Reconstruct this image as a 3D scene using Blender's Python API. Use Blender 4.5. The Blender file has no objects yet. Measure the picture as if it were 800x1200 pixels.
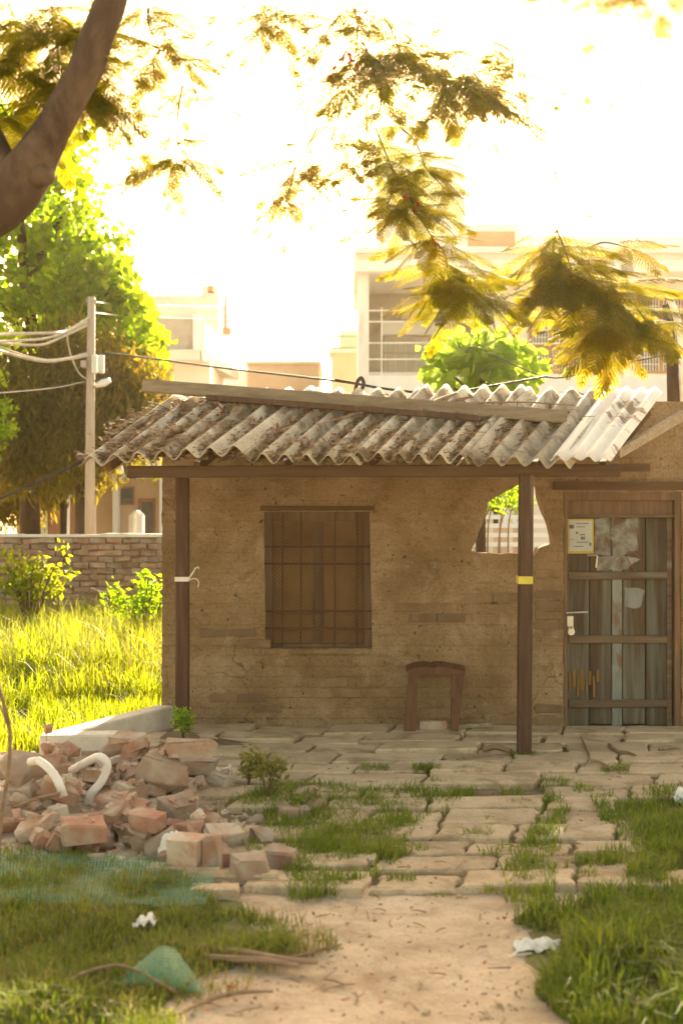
import bpy, bmesh, math, random
import numpy as np
from mathutils import Vector, Matrix, Quaternion, noise
from mathutils.geometry import delaunay_2d_cdt

rnd = random.Random(7)
npr = np.random.RandomState(7)
R = math.radians
SC = bpy.context.scene
COL = SC.collection

# ------------------------------------------------------------------ camera
CAM_H = 1.77
F = 1600.0                      # focal length in photograph pixels (1200 high)
cam_d = bpy.data.cameras.new('camera')
cam = bpy.data.objects.new('camera', cam_d)
COL.objects.link(cam)
cam.location = (0, 0, CAM_H)
cam.rotation_euler = (R(90), 0, 0)
cam_d.sensor_fit = 'VERTICAL'
cam_d.sensor_height = 36.0
cam_d.lens = 48.0
cam_d.clip_start = 0.05
cam_d.clip_end = 2000
cam_d.dof.use_dof = True
cam_d.dof.focus_distance = 10.6
cam_d.dof.aperture_fstop = 2.2
SC.camera = cam

# ------------------------------------------------------------------ world, sun, exposure
SUN_EL, SUN_AZ = 22.0, 7.5     # degrees above the horizon, degrees right of the view axis
w = bpy.data.worlds.new('World')
SC.world = w
w.use_nodes = True
nt = w.node_tree
bg = nt.nodes['Background']
sky = nt.nodes.new('ShaderNodeTexSky')
sky.sky_type = 'NISHITA'
sky.sun_disc = False
sky.sun_elevation = R(SUN_EL)
sky.sun_rotation = R(SUN_AZ)
sky.air_density = 1.0
sky.dust_density = 2.5
sky.ozone_density = 1.0
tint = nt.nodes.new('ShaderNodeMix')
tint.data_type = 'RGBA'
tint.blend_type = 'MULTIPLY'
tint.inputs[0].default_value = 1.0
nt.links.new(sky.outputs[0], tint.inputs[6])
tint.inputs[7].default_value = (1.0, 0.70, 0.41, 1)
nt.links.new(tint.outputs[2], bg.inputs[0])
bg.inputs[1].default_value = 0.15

sd = bpy.data.lights.new('sun', 'SUN')
sun = bpy.data.objects.new('sun', sd)
COL.objects.link(sun)
sd.energy = 5.0
sd.angle = R(0.6)
sd.color = (1.0, 0.83, 0.55)
to_sun = Vector((math.sin(R(SUN_AZ)) * math.cos(R(SUN_EL)), math.cos(R(SUN_AZ)) * math.cos(R(SUN_EL)), math.sin(R(SUN_EL))))
sun.rotation_euler = to_sun.to_track_quat('Z', 'Y').to_euler()
sun.location = (20, 60, 40)

vs = SC.view_settings
SC.display_settings.display_device = 'sRGB'
vs.view_transform = 'Standard'
vs.look = 'None'
vs.gamma = 1.0
vs.exposure = 2.4
SC.render.engine = 'CYCLES'
SC.cycles.max_bounces = 8
SC.cycles.diffuse_bounces = 4
SC.cycles.transparent_max_bounces = 12
SC.cycles.volume_bounces = 1
SC.cycles.use_denoising = True

# ------------------------------------------------------------------ helpers
def P(u, v, Y):
    """World point at depth Y seen at photograph pixel (u, v): used to survey the place."""
    return Vector(((u - 400) / F * Y, Y, CAM_H - (v - 600) / F * Y))

def G(u, v, z=0.0):
    """Ground point seen at photograph pixel (u, v)."""
    Y = (CAM_H - z) * F / (v - 600)
    return Vector(((u - 400) / F * Y, Y, z))

def tag(o, label=None, cat=None, group=None, kind=None):
    if label: o['label'] = label
    if cat: o['category'] = cat
    if group: o['group'] = group
    if kind: o['kind'] = kind
    return o

def empty(name, loc, label=None, cat=None, group=None, kind=None):
    o = bpy.data.objects.new(name, None)
    o.empty_display_size = 0.2
    COL.objects.link(o)
    o.location = loc
    return tag(o, label, cat, group, kind)

ROOT = {}
def root_loc(parent):
    o = parent
    v = Vector((0, 0, 0))
    while o is not None:
        v = v + o.location
        o = o.parent
    return v

def link(name, me, parent=None, loc=None, rot=None):
    o = bpy.data.objects.new(name, me)
    COL.objects.link(o)
    if parent is not None: o.parent = parent
    if loc is not None: o.location = loc
    if rot is not None: o.rotation_euler = rot
    return o

def inst(name, me, M, parent=None):
    """Object sharing mesh `me` at world matrix M (parents are never rotated)."""
    o = bpy.data.objects.new(name, me)
    COL.objects.link(o)
    loc, q, s = M.decompose()
    if parent is not None:
        loc = loc - root_loc(parent)
        o.parent = parent
    o.rotation_mode = 'QUATERNION'
    o.location, o.rotation_quaternion, o.scale = loc, q, s
    return o

def frame(d, up=Vector((0, 0, 1))):
    """Rotation whose X axis runs along d and whose Z axis is as near `up` as can be."""
    x = d.normalized()
    y = up.cross(x)
    if y.length < 1e-5: y = Vector((0, 1, 0)).cross(x)
    y.normalize()
    z = x.cross(y)
    return Matrix((x, y, z)).transposed().to_4x4()

class MB:
    def __init__(s): s.v, s.f = [], []
    def add(s, vs_, fs_):
        b = len(s.v)
        s.v += [Vector(p) for p in vs_]
        s.f += [tuple(b + i for i in q) for q in fs_]
        return s
    def quad(s, a, b, c, d): return s.add([a, b, c, d], [(0, 1, 2, 3)])
    def box(s, lo, hi, M=None, taper=None):
        x0, y0, z0 = lo; x1, y1, z1 = hi
        vs_ = [(x0, y0, z0), (x1, y0, z0), (x1, y1, z0), (x0, y1, z0), (x0, y0, z1), (x1, y0, z1), (x1, y1, z1), (x0, y1, z1)]
        if M is not None: vs_ = [M @ Vector(p) for p in vs_]
        return s.add(vs_, [(0, 3, 2, 1), (4, 5, 6, 7), (0, 1, 5, 4), (1, 2, 6, 5), (2, 3, 7, 6), (3, 0, 4, 7)])
    def bar(s, a, b, wy, wz, up=Vector((0, 0, 1))):
        a, b = Vector(a), Vector(b)
        M = Matrix.Translation(a) @ frame(b - a, up)
        L = (b - a).length
        return s.box((0, -wy / 2, -wz / 2), (L, wy / 2, wz / 2), M)
    def tube(s, pts, rad, n=8, caps=True):
        pts = [Vector(p) for p in pts]
        if not hasattr(rad, '__len__'): rad = [rad] * len(pts)
        b = len(s.v)
        up = Vector((0.13, 0.31, 0.94))
        for i, p in enumerate(pts):
            t = (pts[min(i + 1, len(pts) - 1)] - pts[max(i - 1, 0)]).normalized()
            if abs(t.dot(up)) > 0.95: up = Vector((0.9, 0.3, 0.1))
            x = up.cross(t).normalized(); y = t.cross(x); up = y
            for k in range(n):
                a = 2 * math.pi * k / n
                s.v.append(p + (x * math.cos(a) + y * math.sin(a)) * rad[i])
        for i in range(len(pts) - 1):
            for k in range(n):
                k2 = (k + 1) % n
                s.f.append((b + i * n + k, b + i * n + k2, b + (i + 1) * n + k2, b + (i + 1) * n + k))
        if caps:
            s.f.append(tuple(b + k for k in reversed(range(n))))
            e = b + (len(pts) - 1) * n
            s.f.append(tuple(e + k for k in range(n)))
        return s
    def mesh(s, name, mat, off=Vector((0, 0, 0)), smooth=False):
        me = bpy.data.meshes.new(name)
        me.from_pydata([tuple(p - off) for p in s.v], [], s.f)
        if mat is not None: me.materials.append(mat)
        if smooth: me.polygons.foreach_set('use_smooth', [True] * len(me.polygons))
        me.update()
        return me
    def build(s, name, mat, parent=None, smooth=False, bevel=0.0, at=None):
        """One mesh object; vertices are given in world coordinates."""
        if parent is not None:
            me = s.mesh(name, mat, root_loc(parent), smooth)
            o = link(name, me, parent)
        else:
            if at is None:
                lo = [min(p[i] for p in s.v) for i in range(3)]
                hi = [max(p[i] for p in s.v) for i in range(3)]
                at = Vector(((lo[0] + hi[0]) / 2, (lo[1] + hi[1]) / 2, lo[2]))
            at = Vector(at)
            me = s.mesh(name, mat, at, smooth)
            o = link(name, me, None, at)
        if bevel:
            m = o.modifiers.new('edge', 'BEVEL')
            m.width = bevel; m.segments = 1; m.limit_method = 'ANGLE'
        return o

def spline(pts, n=8):
    """Catmull-Rom through pts."""
    pts = [Vector(p) for p in pts]
    q = [pts[0] * 2 - pts[1]] + pts + [pts[-1] * 2 - pts[-2]]
    out = []
    for i in range(1, len(q) - 2):
        for k in range(n):
            t = k / n
            a, b, c, d = q[i - 1], q[i], q[i + 1], q[i + 2]
            out.append(0.5 * ((2 * b) + (c - a) * t + (2 * a - 5 * b + 4 * c - d) * t * t + (3 * b - a - 3 * c + d) * t ** 3))
    out.append(pts[-1])
    return out

def lerp_list(vals, n):
    out = []
    for i in range(n):
        t = i / (n - 1) * (len(vals) - 1)
        k = min(int(t), len(vals) - 2)
        out.append(vals[k] + (vals[k + 1] - vals[k]) * (t - k))
    return out

# ------------------------------------------------------------------ materials
def new_mat(name):
    m = bpy.data.materials.new(name)
    m.use_nodes = True
    t = m.node_tree
    t.nodes.clear()
    return m, t

def N(t, kind, **kw):
    n = t.nodes.new(kind)
    for k, v in kw.items():
        if k.startswith('i_'):
            key = k[2:]
            n.inputs[int(key) if key.isdigit() else key].default_value = v
        else: setattr(n, k, v)
    return n

def ramp(t, src, stops):
    r = N(t, 'ShaderNodeValToRGB')
    el = r.color_ramp.elements
    while len(el) < len(stops): el.new(0.5)
    for e, (p, c) in zip(el, stops):
        e.position = p
        e.color = (c[0], c[1], c[2], 1)
    t.links.new(src, r.inputs[0])
    return r.outputs[0]

def mixc(t, fac, a, b, mode='MIX'):
    n = N(t, 'ShaderNodeMix', data_type='RGBA', blend_type=mode)
    for sock, val in ((0, fac), (6, a), (7, b)):
        if hasattr(val, 'default_value') or hasattr(val, 'links'): t.links.new(val, n.inputs[sock])
        elif sock == 0: n.inputs[0].default_value = val
        else: n.inputs[sock].default_value = (val[0], val[1], val[2], 1)
    return n.outputs[2]

def coords(t, scale=(1, 1, 1), kind='Object'):
    tc = N(t, 'ShaderNodeTexCoord')
    mp = N(t, 'ShaderNodeMapping')
    mp.inputs['Scale'].default_value = scale
    t.links.new(tc.outputs[kind], mp.inputs[0])
    return mp.outputs[0]

def noise_n(t, vec, scale, detail=5, rough=0.6, dist=0.0):
    n = N(t, 'ShaderNodeTexNoise')
    n.inputs['Scale'].default_value = scale
    n.inputs['Detail'].default_value = detail
    n.inputs['Roughness'].default_value = rough
    n.inputs['Distortion'].default_value = dist
    t.links.new(vec, n.inputs['Vector'])
    return n.outputs['Fac']

def surf(name, stops, scale=4.0, stretch=(1, 1, 1), rough=0.85, bump=0.3, bscale=40.0, bdist=0.01, dirt=None, dscale=1.5, dlim=(0.45, 0.65),
         objvar=0.0, metal=0.0, speck=None, spec=0.3, islvar=0.0):
    """General weathered surface: a ramp over noise, patches of a second colour, fine relief."""
    m, t = new_mat(name)
    out = N(t, 'ShaderNodeOutputMaterial')
    b = N(t, 'ShaderNodeBsdfPrincipled')
    t.links.new(b.outputs[0], out.inputs[0])
    vec = coords(t, stretch)
    if objvar:
        oi = N(t, 'ShaderNodeObjectInfo')
        ad = N(t, 'ShaderNodeVectorMath', operation='ADD')
        sc = N(t, 'ShaderNodeVectorMath', operation='SCALE')
        cx = N(t, 'ShaderNodeCombineXYZ')
        for k in range(3): t.links.new(oi.outputs['Random'], cx.inputs[k])
        t.links.new(cx.outputs[0], sc.inputs[0]); sc.inputs['Scale'].default_value = 37.0
        t.links.new(vec, ad.inputs[0]); t.links.new(sc.outputs[0], ad.inputs[1])
        vec = ad.outputs[0]
    fac = noise_n(t, vec, scale)
    col = ramp(t, fac, stops)
    if dirt is not None:
        d = noise_n(t, vec, dscale, 6, 0.65, 0.4)
        df = ramp(t, d, [(dlim[0], (0, 0, 0)), (dlim[1], (1, 1, 1))])
        col = mixc(t, df, col, dirt)
    if speck is not None:
        d = noise_n(t, vec, 90.0, 2, 0.5)
        df = ramp(t, d, [(0.58, (0, 0, 0)), (0.7, (1, 1, 1))])
        col = mixc(t, df, col, speck)
    if objvar or islvar:
        hs = N(t, 'ShaderNodeHueSaturation')
        mr = N(t, 'ShaderNodeMapRange')
        var = objvar or islvar
        mr.inputs[3].default_value = 1 - var; mr.inputs[4].default_value = 1 + var
        if objvar: t.links.new(oi.outputs['Random'], mr.inputs[0])
        else:
            ge = N(t, 'ShaderNodeNewGeometry')
            t.links.new(ge.outputs['Random Per Island'], mr.inputs[0])
        t.links.new(mr.outputs[0], hs.inputs['Value'])
        t.links.new(col, hs.inputs['Color'])
        col = hs.outputs[0]
    t.links.new(col, b.inputs['Base Color'])
    b.inputs['Roughness'].default_value = rough
    b.inputs['Metallic'].default_value = metal
    b.inputs['Specular IOR Level'].default_value = spec
    if bump:
        bn = noise_n(t, vec, bscale, 6, 0.65)
        bp = N(t, 'ShaderNodeBump')
        bp.inputs['Strength'].default_value = bump
        bp.inputs['Distance'].default_value = bdist
        t.links.new(bn, bp.inputs['Height'])
        t.links.new(bp.outputs[0], b.inputs['Normal'])
    return m

def leafmat(name, c1, c2, c3, trans=0.5, tcol=None, rough=0.6):
    """Leaf that lets light through; each leaf takes its own shade between c1, c2 and c3."""
    m, t = new_mat(name)
    out = N(t, 'ShaderNodeOutputMaterial')
    ge = N(t, 'ShaderNodeNewGeometry')
    vec = coords(t)
    nz = noise_n(t, vec, 1.3, 2)
    ad = N(t, 'ShaderNodeMath', operation='MULTIPLY_ADD')
    t.links.new(ge.outputs['Random Per Island'], ad.inputs[0]); ad.inputs[1].default_value = 0.5
    t.links.new(nz, ad.inputs[2])
    sb = N(t, 'ShaderNodeMath', operation='SUBTRACT'); sb.inputs[1].default_value = 0.25
    t.links.new(ad.outputs[0], sb.inputs[0])
    col = ramp(t, sb.outputs[0], [(0.15, c1), (0.5, c2), (0.85, c3)])
    d = N(t, 'ShaderNodeBsdfPrincipled')
    d.inputs['Roughness'].default_value = rough
    d.inputs['Specular IOR Level'].default_value = 0.25
    t.links.new(col, d.inputs['Base Color'])
    tr = N(t, 'ShaderNodeBsdfTranslucent')
    tc = mixc(t, 1.0, col, tcol or (1.6, 1.5, 0.6), 'MULTIPLY')
    t.links.new(tc, tr.inputs['Color'])
    mx = N(t, 'ShaderNodeMixShader')
    mx.inputs[0].default_value = trans
    t.links.new(d.outputs[0], mx.inputs[1]); t.links.new(tr.outputs[0], mx.inputs[2])
    t.links.new(mx.outputs[0], out.inputs[0])
    return m

def wood(name, c1, c2, axis=2, bump=0.5, paint=None, plim=(0.5, 0.6), rough=0.8, pscale=2.0, objvar=0.15):
    st = [14, 14, 14]; st[axis] = 0.9
    return surf(name, [(0.3, c1), (0.7, c2)], scale=2.2, stretch=tuple(st), rough=rough, bump=bump, bscale=5.0, bdist=0.006, dirt=paint, dscale=pscale * 0.25,
                dlim=plim, objvar=objvar)

MT = {}
def plaster_mat():
    m, t = new_mat('weathered_plaster')
    out = N(t, 'ShaderNodeOutputMaterial'); b = N(t, 'ShaderNodeBsdfPrincipled')
    t.links.new(b.outputs[0], out.inputs[0])
    vec = coords(t)
    n1 = noise_n(t, vec, 1.1, 7, 0.65, 0.3)
    col = ramp(t, n1, [(0.34, (0.18, 0.118, 0.062)), (0.48, (0.245, 0.168, 0.092)), (0.62, (0.32, 0.232, 0.14))])
    # patches where the wash has worn to brick
    n2 = noise_n(t, vec, 2.6, 7, 0.7, 0.6)
    f2 = ramp(t, n2, [(0.57, (0, 0, 0)), (0.68, (.75, .75, .75))])
    mp = N(t, 'ShaderNodeMapping'); mp.inputs['Rotation'].default_value = (R(-90), 0, 0)
    tc = N(t, 'ShaderNodeTexCoord'); t.links.new(tc.outputs['Object'], mp.inputs[0])
    br = N(t, 'ShaderNodeTexBrick'); t.links.new(mp.outputs[0], br.inputs['Vector'])
    br.inputs['Scale'].default_value = 1.0
    br.inputs['Brick Width'].default_value = 0.235; br.inputs['Row Height'].default_value = 0.085
    br.inputs['Mortar Size'].default_value = 0.008; br.inputs['Mortar Smooth'].default_value = 0.6
    br.inputs['Color1'].default_value = (0.25, 0.155, 0.085, 1); br.inputs['Color2'].default_value = (0.21, 0.14, 0.08, 1)
    br.inputs['Mortar'].default_value = (0.15, 0.11, 0.07, 1)
    col = mixc(t, f2, col, br.outputs['Color'])
    n3 = noise_n(t, vec, 7.0, 8, 0.75)
    f3 = ramp(t, n3, [(0.55, (0, 0, 0)), (0.72, (0.42, 0.42, 0.42))])
    col = mixc(t, f3, col, (0.10, 0.072, 0.04))
    n5 = noise_n(t, vec, 3.3, 8, 0.7, 0.5)
    f5 = ramp(t, n5, [(0.53, (0, 0, 0)), (0.64, (0.5, 0.5, 0.5))])
    col = mixc(t, f5, col, (0.38, 0.30, 0.20))
    n6 = noise_n(t, vec, 55.0, 6, 0.8)
    f6 = ramp(t, n6, [(0.30, (0.62, 0.58, 0.54)), (0.5, (1, 1, 1)), (0.7, (1.22, 1.2, 1.15))])
    col = mixc(t, 1.0, col, f6, 'MULTIPLY')
    n7 = noise_n(t, vec, 19.0, 3, 0.5, 1.5)
    f7 = ramp(t, n7, [(0.66, (0, 0, 0)), (0.70, (1, 1, 1))])
    col = mixc(t, f7, col, (0.085, 0.055, 0.03))
    nd = N(t, 'ShaderNodeTexNoise'); nd.inputs['Scale'].default_value = 3.0; t.links.new(vec, nd.inputs['Vector'])
    dv = N(t, 'ShaderNodeVectorMath', operation='MULTIPLY_ADD'); t.links.new(nd.outputs['Color'], dv.inputs[0]); dv.inputs[1].default_value = (.5, .5, .5); t.links.new(vec, dv.inputs[2])
    vo = N(t, 'ShaderNodeTexVoronoi', feature='DISTANCE_TO_EDGE'); vo.inputs['Scale'].default_value = 1.5; t.links.new(dv.outputs[0], vo.inputs['Vector'])
    fc = ramp(t, vo.outputs['Distance'], [(0.0, (.75, .75, .75)), (0.012, (0, 0, 0))])
    nm = noise_n(t, vec, 1.7, 3)
    fm_ = ramp(t, nm, [(0.52, (0, 0, 0)), (0.60, (1, 1, 1))])
    fc = mixc(t, 1.0, fc, fm_, 'MULTIPLY')
    col = mixc(t, fc, col, (0.07, 0.045, 0.025))
    t.links.new(col, b.inputs['Base Color'])
    b.inputs['Roughness'].default_value = 0.95; b.inputs['Specular IOR Level'].default_value = 0.15
    n4 = noise_n(t, vec, 26.0, 8, 0.7)
    sub = N(t, 'ShaderNodeMath', operation='MULTIPLY_ADD')
    t.links.new(br.outputs['Fac'], sub.inputs[0]); sub.inputs[1].default_value = -0.28
    t.links.new(n4, sub.inputs[2])
    bp = N(t, 'ShaderNodeBump'); bp.inputs['Strength'].default_value = 0.9; bp.inputs['Distance'].default_value = 0.018
    t.links.new(sub.outputs[0], bp.inputs['Height']); t.links.new(bp.outputs[0], b.inputs['Normal'])
    return m
MT['plaster'] = plaster_mat()
MT['hutbrick'] = surf('bare_brick', [(0.3, (0.13, 0.078, 0.042)), (0.55, (0.19, 0.122, 0.068)), (0.75, (0.26, 0.175, 0.105))], 9.0, bump=0.7, bscale=45, objvar=0.2, dirt=(0.20, 0.14, 0.08), dscale=6, dlim=(0.40, 0.62))
MT['brick'] = surf('old_brick', [(0.3, (0.26, 0.14, 0.09)), (0.55, (0.36, 0.22, 0.14)), (0.75, (0.42, 0.31, 0.22))], 9.0, bump=0.6, bscale=45, objvar=0.3,
                   dirt=(0.40, 0.34, 0.26), dscale=5, dlim=(0.48, 0.66))
MT['rubble'] = surf('rubble_brick', [(0.3, (0.30, 0.165, 0.105)), (0.55, (0.39, 0.245, 0.165)), (0.75, (0.45, 0.33, 0.24))], 6.0, bump=0.6, bscale=40, objvar=0.28,
                    dirt=(0.46, 0.40, 0.32), dscale=4, dlim=(0.42, 0.62))
MT['redrubble'] = surf('red_rubble_brick', [(0.3, (0.30, 0.145, 0.095)), (0.6, (0.38, 0.205, 0.14)), (0.8, (0.43, 0.29, 0.215))], 6.0, bump=0.6, bscale=40, objvar=0.22,
                       dirt=(0.42, 0.33, 0.25), dscale=5, dlim=(0.44, 0.64))
MT['stone'] = surf('grey_stone', [(0.3, (0.25, 0.19, 0.145)), (0.6, (0.37, 0.29, 0.22)), (0.8, (0.46, 0.39, 0.31))], 6.0, bump=0.8, bscale=30, objvar=0.22, dirt=(0.34,0.21,0.14), dscale=4, dlim=(0.5,0.65))
MT['mortar'] = surf('mortar', [(0.3, (0.20, 0.15, 0.11)), (0.7, (0.32, 0.26, 0.2))], 6.0, bump=0.6)
MT['cap'] = surf('white_cap', [(0.3, (0.62, 0.57, 0.48)), (0.7, (0.76, 0.72, 0.64))], 5.0, bump=0.5)
MT['paver'] = surf('sandstone_paver', [(0.28, (0.34, 0.255, 0.16)), (0.5, (0.47, 0.365, 0.24)), (0.72, (0.56, 0.455, 0.31))], 3.0, bump=0.5, bscale=26, bdist=0.012,
                   objvar=0.12, dirt=(0.24, 0.18, 0.105), dscale=3.2, dlim=(0.52, 0.68), speck=(0.25, 0.2, 0.14))
MT['kerb'] = surf('concrete_kerb', [(0.3, (0.5, 0.47, 0.4)), (0.7, (0.68, 0.64, 0.56))], 5.0, bump=0.5, dirt=(0.4, 0.35, 0.28), dscale=3, dlim=(0.55, 0.75))
MT['asbestos'] = surf('cement_sheet', [(0.28, (0.34, 0.29, 0.22)), (0.5, (0.50, 0.45, 0.36)), (0.7, (0.64, 0.59, 0.50))], 3.0, bump=0.5, bscale=35, objvar=0.12,
                      dirt=(0.17, 0.13, 0.085), dscale=2.6, dlim=(0.47, 0.62), speck=(0.2, 0.17, 0.12))
MT['white_sheet'] = surf('pale_sheet', [(0.3, (0.66, 0.62, 0.56)), (0.7, (0.80, 0.77, 0.72))], 4.0, bump=0.3, dirt=(0.22, 0.16, 0.11), dscale=3.4, dlim=(0.56, 0.63), rough=0.6)
MT['post'] = wood('post_wood', (0.055, 0.030, 0.018), (0.105, 0.06, 0.036), 2, paint=(0.2, 0.15, 0.11), plim=(0.60, 0.72))
MT['beam'] = wood('beam_wood', (0.075, 0.042, 0.02), (0.13, 0.075, 0.04), 0)
MT['board'] = wood('grey_board', (0.20, 0.16, 0.11), (0.33, 0.28, 0.20), 0)
MT['door'] = wood('door_wood', (0.050, 0.034, 0.021), (0.102, 0.073, 0.046), 2, paint=(0.135, 0.142, 0.118), plim=(0.46, 0.66), pscale=3.2)
MT['doorrail'] = wood('door_rail_wood', (0.085, 0.058, 0.037), (0.155, 0.112, 0.074), 0, paint=(0.19, 0.18, 0.15), plim=(0.58, 0.7))
MT['jamb'] = wood('jamb_wood', (0.10, 0.06, 0.035), (0.19, 0.12, 0.07), 2)
MT['greypaint'] = surf('old_grey_paint', [(0.35, (0.15, 0.168, 0.155)), (0.6, (0.225, 0.245, 0.225))], 9.0, (1, 1, 0.35), bump=0.4, dirt=(0.17, 0.11, 0.07), dscale=7.0, dlim=(0.50, 0.6))
MT['yellowwood'] = wood('raw_wood', (0.15, 0.085, 0.028), (0.25, 0.155, 0.055), 2)
MT['stool'] = wood('stool_wood', (0.085, 0.042, 0.023), (0.16, 0.082, 0.045), 2, paint=(0.2, 0.14, 0.09), plim=(0.6, 0.72))
MT['stick'] = wood('dead_stick', (0.16, 0.10, 0.06), (0.32, 0.22, 0.14), 0)
MT['metal'] = surf('dull_metal', [(0.3, (0.42, 0.40, 0.36)), (0.7, (0.6, 0.58, 0.54))], 20, rough=0.4, metal=0.8, bump=0.1)
MT['iron'] = surf('rusty_iron', [(0.3, (0.055, 0.03, 0.017)), (0.7, (0.11, 0.06, 0.03))], 20, rough=0.8, bump=0.3)
MT['paper'] = surf('old_paper', [(0.3, (0.36, 0.38, 0.35)), (0.7, (0.48, 0.50, 0.46))], 5.0, bump=0.1, rough=0.8)
MT['torn'] = surf('torn_paper', [(0.35, (0.15, 0.155, 0.14)), (0.6, (0.26, 0.27, 0.25))], 14.0, bump=0.2, dirt=(0.12, 0.08, 0.05), dscale=9, dlim=(0.40, 0.62))
MT['yellowpaper'] = surf('yellow_border', [(0.3, (0.38, 0.29, 0.05)), (0.7, (0.48, 0.38, 0.08))], 5.0, bump=0)
MT['ink'] = surf('faded_ink', [(0.3, (0.10, 0.10, 0.11)), (0.7, (0.2, 0.19, 0.19))], 30.0, bump=0)
MT['redink'] = surf('red_chalk', [(0.3, (0.2, 0.07, 0.05)), (0.7, (0.3, 0.1, 0.07))], 30.0, bump=0)
MT['tape'] = surf('yellow_tape', [(0.3, (0.55, 0.45, 0.06)), (0.7, (0.66, 0.56, 0.1))], 9, bump=0.1, rough=0.5)
MT['string'] = surf('white_string', [(0.3, (0.6, 0.58, 0.52)), (0.7, (0.75, 0.73, 0.66))], 30, bump=0.4)
MT['pipe'] = surf('white_pipe', [(0.3, (0.70, 0.67, 0.62)), (0.7, (0.82, 0.80, 0.76))], 6, bump=0.1, rough=0.45, dirt=(0.42, 0.33, 0.24), dscale=5, dlim=(0.50, 0.68))
MT['plastic'] = surf('white_plastic', [(0.3, (0.70, 0.67, 0.62)), (0.7, (0.82, 0.79, 0.74))], 6, bump=0.3, bscale=14, bdist=0.02, rough=0.45)
MT['net'] = surf('green_net', [(0.3, (0.06, 0.27, 0.18)), (0.7, (0.11, 0.38, 0.27))], 5, bump=0, rough=0.5)
MT['wire'] = surf('black_cable', [(0.3, (0.03, 0.028, 0.025)), (0.7, (0.06, 0.055, 0.05))], 9, bump=0, rough=0.5)
MT['palewire'] = surf('pale_cable', [(0.3, (0.40, 0.38, 0.34)), (0.7, (0.55, 0.52, 0.47))], 9, bump=0, rough=0.5)
MT['pole'] = wood('pole_concrete', (0.30, 0.25, 0.2), (0.42, 0.36, 0.3), 2)
MT['boxpaint'] = surf('pale_box', [(0.3, (0.5, 0.55, 0.55)), (0.7, (0.66, 0.7, 0.7))], 4, bump=0.1, rough=0.5)
MT['bark'] = surf('bark', [(0.3, (0.03, 0.019, 0.012)), (0.55, (0.062, 0.038, 0.023)), (0.75, (0.11, 0.07, 0.042))], 5.0, (1, 1, 0.4), bump=0.9, bscale=20, bdist=0.02,
                   dirt=(0.14, 0.10, 0.065), dscale=2.5, dlim=(0.55, 0.72))
MT['twig'] = surf('twig_bark', [(0.3, (0.09, 0.055, 0.03)), (0.7, (0.17, 0.11, 0.06))], 12, bump=0.4)
MT['frond'] = leafmat('feathery_leaf', (0.04, 0.065, 0.010), (0.065, 0.09, 0.012), (0.13, 0.11, 0.010), 0.65, (5.0, 3.5, 0.35))
MT['leaf'] = leafmat('bright_leaf', (0.055, 0.09, 0.008), (0.095, 0.13, 0.010), (0.17, 0.18, 0.014), 0.6, (3.9, 4.5, 0.5))
MT['darkleaf'] = leafmat('dusky_leaf', (0.05, 0.06, 0.012), (0.08, 0.085, 0.016), (0.15, 0.12, 0.03), 0.5, (3.6, 2.8, 0.6))
MT['bushleaf'] = leafmat('round_leaf', (0.07, 0.115, 0.022), (0.10, 0.15, 0.03), (0.15, 0.19, 0.05), 0.6, (4.2, 4.2, 1.6))
MT['grass'] = leafmat('grass_blade', (0.085, 0.125, 0.018), (0.135, 0.175, 0.03), (0.23, 0.23, 0.07), 0.4, (1.8, 2.0, 0.5))
MT['drygrass'] = leafmat('dry_grass_blade', (0.13, 0.145, 0.035), (0.20, 0.20, 0.06), (0.31, 0.26, 0.11), 0.35, (1.6, 1.6, 0.8))
MT['tallgrass'] = leafmat('tall_grass_blade', (0.10, 0.14, 0.008), (0.14, 0.175, 0.010), (0.22, 0.21, 0.04), 0.55, (2.9, 2.7, 0.9))
MT['petal'] = leafmat('red_petal', (0.22, 0.03, 0.012), (0.33, 0.045, 0.02), (0.36, 0.10, 0.04), 0.3, (1.3, 1, 1))
MT['litter'] = surf('leaf_litter', [(0.3, (0.12, 0.07, 0.03)), (0.7, (0.30, 0.19, 0.09))], 9, bump=0, islvar=0.5)
MT['ground'] = surf('sandy_earth', [(0.3, (0.37, 0.285, 0.195)), (0.5, (0.50, 0.405, 0.295)), (0.7, (0.58, 0.485, 0.365))], 2.2, bump=0.8, bscale=7, bdist=0.05,
                    dirt=(0.28, 0.205, 0.13), dscale=3.0, dlim=(0.50, 0.70), speck=(0.32, 0.24, 0.15))
MT['soil'] = surf('grassy_soil', [(0.3, (0.12, 0.10, 0.045)), (0.7, (0.26, 0.2, 0.1))], 3.0, bump=0.7, bscale=14, bdist=0.03, dirt=(0.09, 0.12, 0.03), dscale=3, dlim=(0.42, 0.6))
MT['cream'] = surf('cream_render', [(0.3, (0.60, 0.57, 0.51)), (0.7, (0.72, 0.69, 0.63))], 0.8, bump=0.1, dirt=(0.5, 0.44, 0.35), dscale=0.7, dlim=(0.55, 0.8))
MT['whitewall'] = surf('white_render', [(0.3, (0.70, 0.72, 0.74)), (0.7, (0.80, 0.81, 0.83))], 0.8, (1, 1, .25), bump=0.1, dirt=(0.56, 0.54, 0.5), dscale=1.1, dlim=(0.58, 0.8))
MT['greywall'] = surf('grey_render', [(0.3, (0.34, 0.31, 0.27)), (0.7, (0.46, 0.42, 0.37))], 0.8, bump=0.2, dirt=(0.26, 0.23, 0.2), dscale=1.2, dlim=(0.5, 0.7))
MT['tanwall'] = surf('tan_render', [(0.3, (0.48, 0.36, 0.25)), (0.7, (0.6, 0.47, 0.34))], 0.8, bump=0.1, dirt=(0.4, 0.3, 0.2), dscale=0.9, dlim=(0.55, 0.8))
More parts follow.
